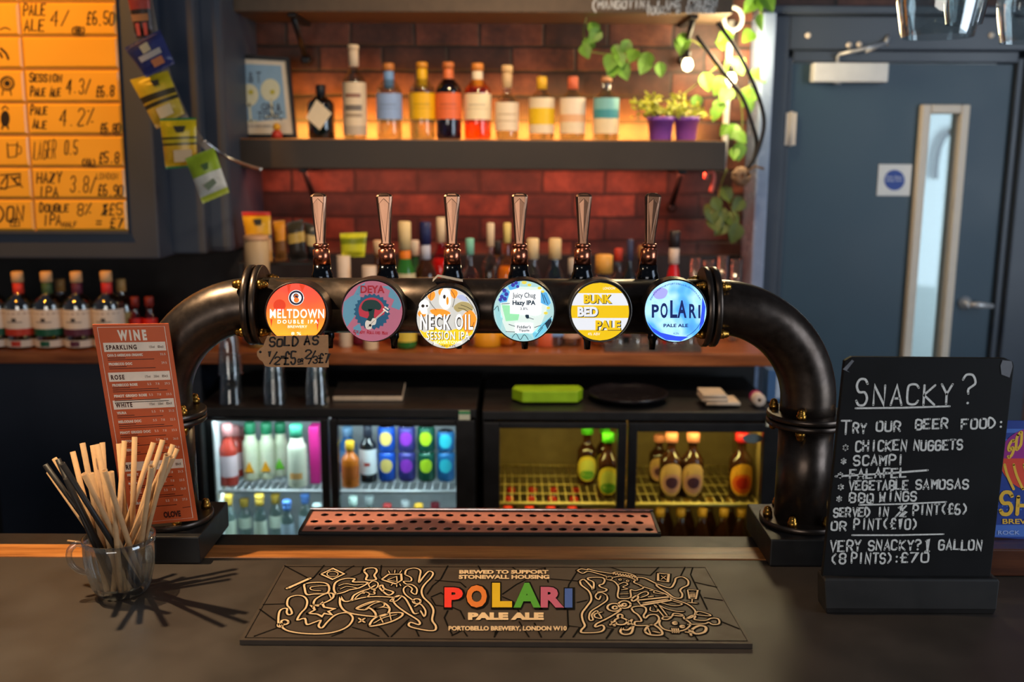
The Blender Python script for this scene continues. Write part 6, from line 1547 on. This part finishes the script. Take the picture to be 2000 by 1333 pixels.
# packets on the counter rest on a small wire rack
rk = thing('snack_rack', 'small black rack holding packets at the left of the back counter', 'rack', (at(560, 560, 3.42).x, 3.42, ZC))
b = MB(); x0, x1 = at(470, 560, 3.42).x, at(625, 560, 3.42).x; zt_ = at(550, 512, 3.42).z
b.box(x0, x1, 3.40, 3.54, zt_ - .01, zt_, .002)
for x in (x0 + .01, x1 - .01):
    for y in (3.41, 3.53): b.box(x - .006, x + .006, y - .006, y + .006, ZC + .0005, zt_ - .01)
b.build('rack', M_BLACK, rk, True)
stand('yellow packet with red top standing tall on the rack', ((472, 414), (528, 414), (532, 510), (490, 512)), 3.44, [(.08, (206, 50, 30)), (.45, (226, 170, 30)), (.55, (70, 60, 30)), (1, (200, 150, 80))], GQ, art=[((50, 44, 30), ((.4, .14), (.72, .14), (.68, .26), (.45, .26)))], bulge=.012)
stand('small orange packet beside the tall yellow one', ((534, 432), (556, 430), (560, 508), (538, 512)), 3.45, [(.5, (216, 140, 30)), (1, (120, 80, 40))], GQ, bulge=.012)
stand('black and gold packet leaning on the rack', ((560, 436), (592, 428), (600, 508), (566, 512)), 3.45, [(.3, (60, 54, 40)), (.55, (190, 160, 80)), (1, (40, 36, 34))], GQ, bulge=.012)
stand('black packet with cream patch at the right of the rack', ((594, 434), (616, 440), (620, 510), (602, 511)), 3.47, [(.3, (50, 46, 34)), (.6, (206, 180, 120)), (1, (36, 34, 38))], GQ, bulge=.012)
stand('lime yellow packet standing in the white tub', ((664, 456), (717, 454), (712, 502), (668, 502)), 3.30, [(.2, (206, 200, 40)), (.45, (130, 140, 20)), (1, (206, 204, 40))], GQ, bulge=.01)

# ------------------------------------------------------------------ plants, wires and lamp at the right of the shelf
def leafm(b, p, d, up, L, wd, fold=.25):
    d = d.normalized(); s = d.cross(up).normalized(); n = s.cross(d).normalized()
    prof = [(0, .0), (.12, .62), (.35, 1), (.62, .82), (.85, .38), (1, 0)]
    mid_ = [p + d * L * t_ - n * L * .18 * t_ * t_ for t_, _ in prof]
    for sg in (1, -1):
        ed = [m_ + s * sg * wd * w_ / 2 + n * wd * fold * w_ / 2 for m_, (_, w_) in zip(mid_, prof)]
        for k in range(len(prof) - 1):
            q = [mid_[k], ed[k], ed[k + 1], mid_[k + 1]]
            q2 = [v for i, v in enumerate(q) if (v - q[i - 1]).length > 1e-6]
            if len(q2) >= 3: b.face(q2, True)
def vine(lb, paths, Y, leaves, Ls=(.05, .075), mat=M_LEAF):
    st_pts = [at(x, y, Y) for x, y in paths[0]]
    t = thing('trailing_plant', lb, 'plant', st_pts[0])
    b = MB(); b.sm = True
    for pa in paths: b.tube(smooth([at(x, y, Y + .0) for x, y in pa], 4), .0028, 6)
    b.build('stem', M_STEM, t, True)
    b = MB(); b.sm = True
    for x, y in leaves:
        p = at(x, y, Y - RN.uniform(.0, .04)); L = RN.uniform(*Ls)
        d = Vector((RN.uniform(-.6, .6), RN.uniform(-.5, -.1), -RN.uniform(.4, 1.0)))
        leafm(b, p - d.normalized() * L * .5, d, Vector((RN.uniform(-.3, .3), -1, RN.uniform(.2, .9))), L, L * .82)
    b.build('foliage', mat, t, True)
vine('trailing vine hanging in a loop from the upper shelf over the bottles', [[(1148, 26), (1140, 60), (1146, 96), (1170, 104), (1206, 108), (1240, 118), (1290, 132)], [(1206, 108), (1212, 130)]], 3.72, [(1160, 58), (1162, 70), (1144, 100), (1148, 88), (1206, 100), (1212, 116), (1192, 122), (1196, 140), (1218, 138), (1236, 108), (1258, 128), (1262, 120), (1290, 136), (1222, 92)])
vine('vine with bright lit leaves climbing the wall beside the door frame', [[(1330, 70), (1370, 90), (1400, 130), (1440, 180), (1450, 240), (1440, 300)], [(1440, 180), (1480, 150), (1490, 60), (1480, 0)], [(1400, 130), (1340, 180), (1290, 200)]], 3.76, [(1332, 88), (1336, 80), (1410, 84), (1416, 72), (1428, 130), (1442, 128), (1404, 168), (1418, 186), (1380, 160), (1462, 190), (1474, 184), (1484, 146), (1494, 144), (1500, 40), (1488, 44), (1462, 70), (1466, 10), (1482, 8), (1500, 4), (1404, 210), (1416, 254), (1432, 256), (1446, 268), (1434, 300), (1444, 296), (1398, 222), (1360, 200), (1464, 205)], (.05, .08))
vine('dark straggly vine hanging below the shelf end', [[(1420, 330), (1406, 370), (1400, 420), (1392, 450)], [(1406, 370), (1430, 410), (1440, 450)]], 3.68, [(1400, 400), (1412, 420), (1396, 436), (1390, 420), (1408, 446), (1430, 430), (1384, 410), (1420, 380), (1436, 456), (1442, 400)], (.05, .08), pm('dark_leaf', (84, 98, 36), .5, var=.4, scale=10))
for lb, px, sd in (('purple pot with feathery yellow green plant, left of two', 1290, 0), ('purple pot with small plant, right of two beside the shelf end', 1340, 1)):
    Y = 3.68 + sd * .015; X = at(px, 250, Y).x
    t = thing('potted_plant', lb, 'plant', (X, Y, ZSH + .0008), 'purple potted plants on the shelf')
    H = at(px, 229, Y).z - ZSH; r = (26 if not sd else 24) * mpp(Y, 1.95)
    b = MB(); b.sm = True; b.lathe([(r * .78, 0), (r * .80, .002), (r * .96, H * .8), (r * 1.03, H * .8), (r * 1.05, H), (r * .96, H), (r * .9, H * .85), (.001, H * .85)], 28); b.build('pot', M_PURPLE, t)
    b = MB(); b.sm = True; b2 = MB(); b2.sm = True
    for k in range(34 if not sd else 22):
        a, el = RN.uniform(0, 2 * pi), RN.uniform(.35, 1.2); L = RN.uniform(.06, .15) if not sd else RN.uniform(.04, .11)
        d = Vector((cos(a) * cos(el), sin(a) * cos(el) * .55, sin(el))); p0 = Vector((cos(a) * r * .4, sin(a) * r * .4, H * .84))
        tip = p0 + d * L + Vector((0, 0, -.02 * cos(el))); m2 = p0 + d * L * .55 + Vector((0, 0, .01))
        b.tube([p0, m2, tip], [.0018, .0014, .0008], 5)
        for q in range(5):
            f = .35 + .65 * q / 4; pp = p0.lerp(m2, min(1, f * 1.6)) if f < .6 else m2.lerp(tip, (f - .6) / .4)
            leafm(b2, pp, Vector((RN.uniform(-1, 1), RN.uniform(-.6, .6), RN.uniform(-.2, .9))), Vector((0, -1, .4)), RN.uniform(.014, .026), .011)
    b.build('stems', M_STEM, t); b2.build('foliage', pm('lime_leaf', (176, 178, 40), .5, var=.25, scale=14), t)
t = thing('conduit', 'white conduit pipe running down the brick beside the shelf', 'pipe', at(1422, 270, 3.87))
b = MB(); b.sm = True; b.tube([at(1428, 40, 3.87), at(1424, 100, 3.87), at(1416, 275, 3.87), at(1412, 330, 3.87)], .012, 12); b.build('pipe', M_WHITE, t, True)
t = thing('cable_loop', 'white coiled cable ring at the top of the conduit', 'cable', at(1432, 35, 3.84))
b = MB(); b.sm = True; b.tube([at(1432 + 18 * cos(a), 36 + 22 * sin(a), 3.84) for a in [2 * pi * k / 24 for k in range(25)]], .008, 10); b.tube([at(1432, 58, 3.84), at(1428, 70, 3.86)], .008, 8); b.build('ring', M_WHITE, t, True)
M_CBL = pm('black_cable', (34, 32, 34), .5)
for lb, pts in (('black cable sagging from the upper shelf end towards the door frame', [(1400, 44), (1420, 70), (1446, 110), (1470, 160), (1488, 210), (1492, 250), (1478, 300), (1460, 330)]), ('thin black cable crossing below the first one', [(1360, 70), (1390, 110), (1420, 150), (1450, 190), (1468, 240), (1478, 280), (1470, 320)])):
    t = thing('cable', lb, 'cable', at(*pts[0], 3.62)); b = MB(); b.sm = True; b.tube(smooth([at(x, y, 3.62 if lb[0] == 'b' else 3.645) for x, y in pts], 4), .0075, 8); b.build('wire', M_CBL, t, True)
t = thing('wicker_ball', 'small brown twig ball tied to the cables at the shelf end', 'ornament', at(1450, 342, 3.62))
b = MB(); b.sm = True
c = at(1448, 345, 3.62)
for k in range(10):
    Mr = RZ(RN.uniform(0, 6)) @ RX(RN.uniform(0, 6)); b.tube([c + Mr @ Vector((.032 * cos(a), .032 * sin(a), 0)) for a in [2 * pi * j / 16 for j in range(17)]], .004, 6)
b.tube([c + Vector((.02, 0, .02)), at(1475, 325, 3.62), at(1492, 330, 3.62)], .005, 6)
b.build('twigs', pm('twig_brown', (140, 110, 84), .7, var=.3), t, True)
t = thing('candy_hook', 'small red and white hook ornament below the shelf end', 'ornament', at(1388, 350, 3.64))
b = MB(); b.sm = True; b.tube(smooth([at(1378, 350, 3.66), at(1380, 338, 3.66), at(1392, 337, 3.66), at(1394, 352, 3.66), at(1388, 376, 3.66)], 5), .008, 10); b.build('hook', pm('candy_red', (206, 96, 80), .4, var=.35, scale=60), t, True)
for lb, px, py in (('glowing bulb beside the vine leaves at the shelf end', 1428, 150), ('glowing bulb under the upper shelf bracket', 1343, 122)):
    t = thing('lamp_bulb', lb, 'bulb', at(px, py, 3.72)); M_BULB = pm('bulb_glow', (255, 226, 170), .3, var=0, emit=9)
    b = MB(); b.sm = True; b.lathe([(.001, -.032), (.014, -.026), (.02, -.012), (.017, .004), (.009, .016)], 18); b.build('bulb', M_BULB, t)
    b = MB(); b.sm = True; b.lathe([(.011, .014), (.011, .04), (.006, .045)], 14); b.tube([(0, 0, .04), (.0, .10, .06), (0, .172, .062)], .004, 6); b.build('socket', M_BLACK, t)
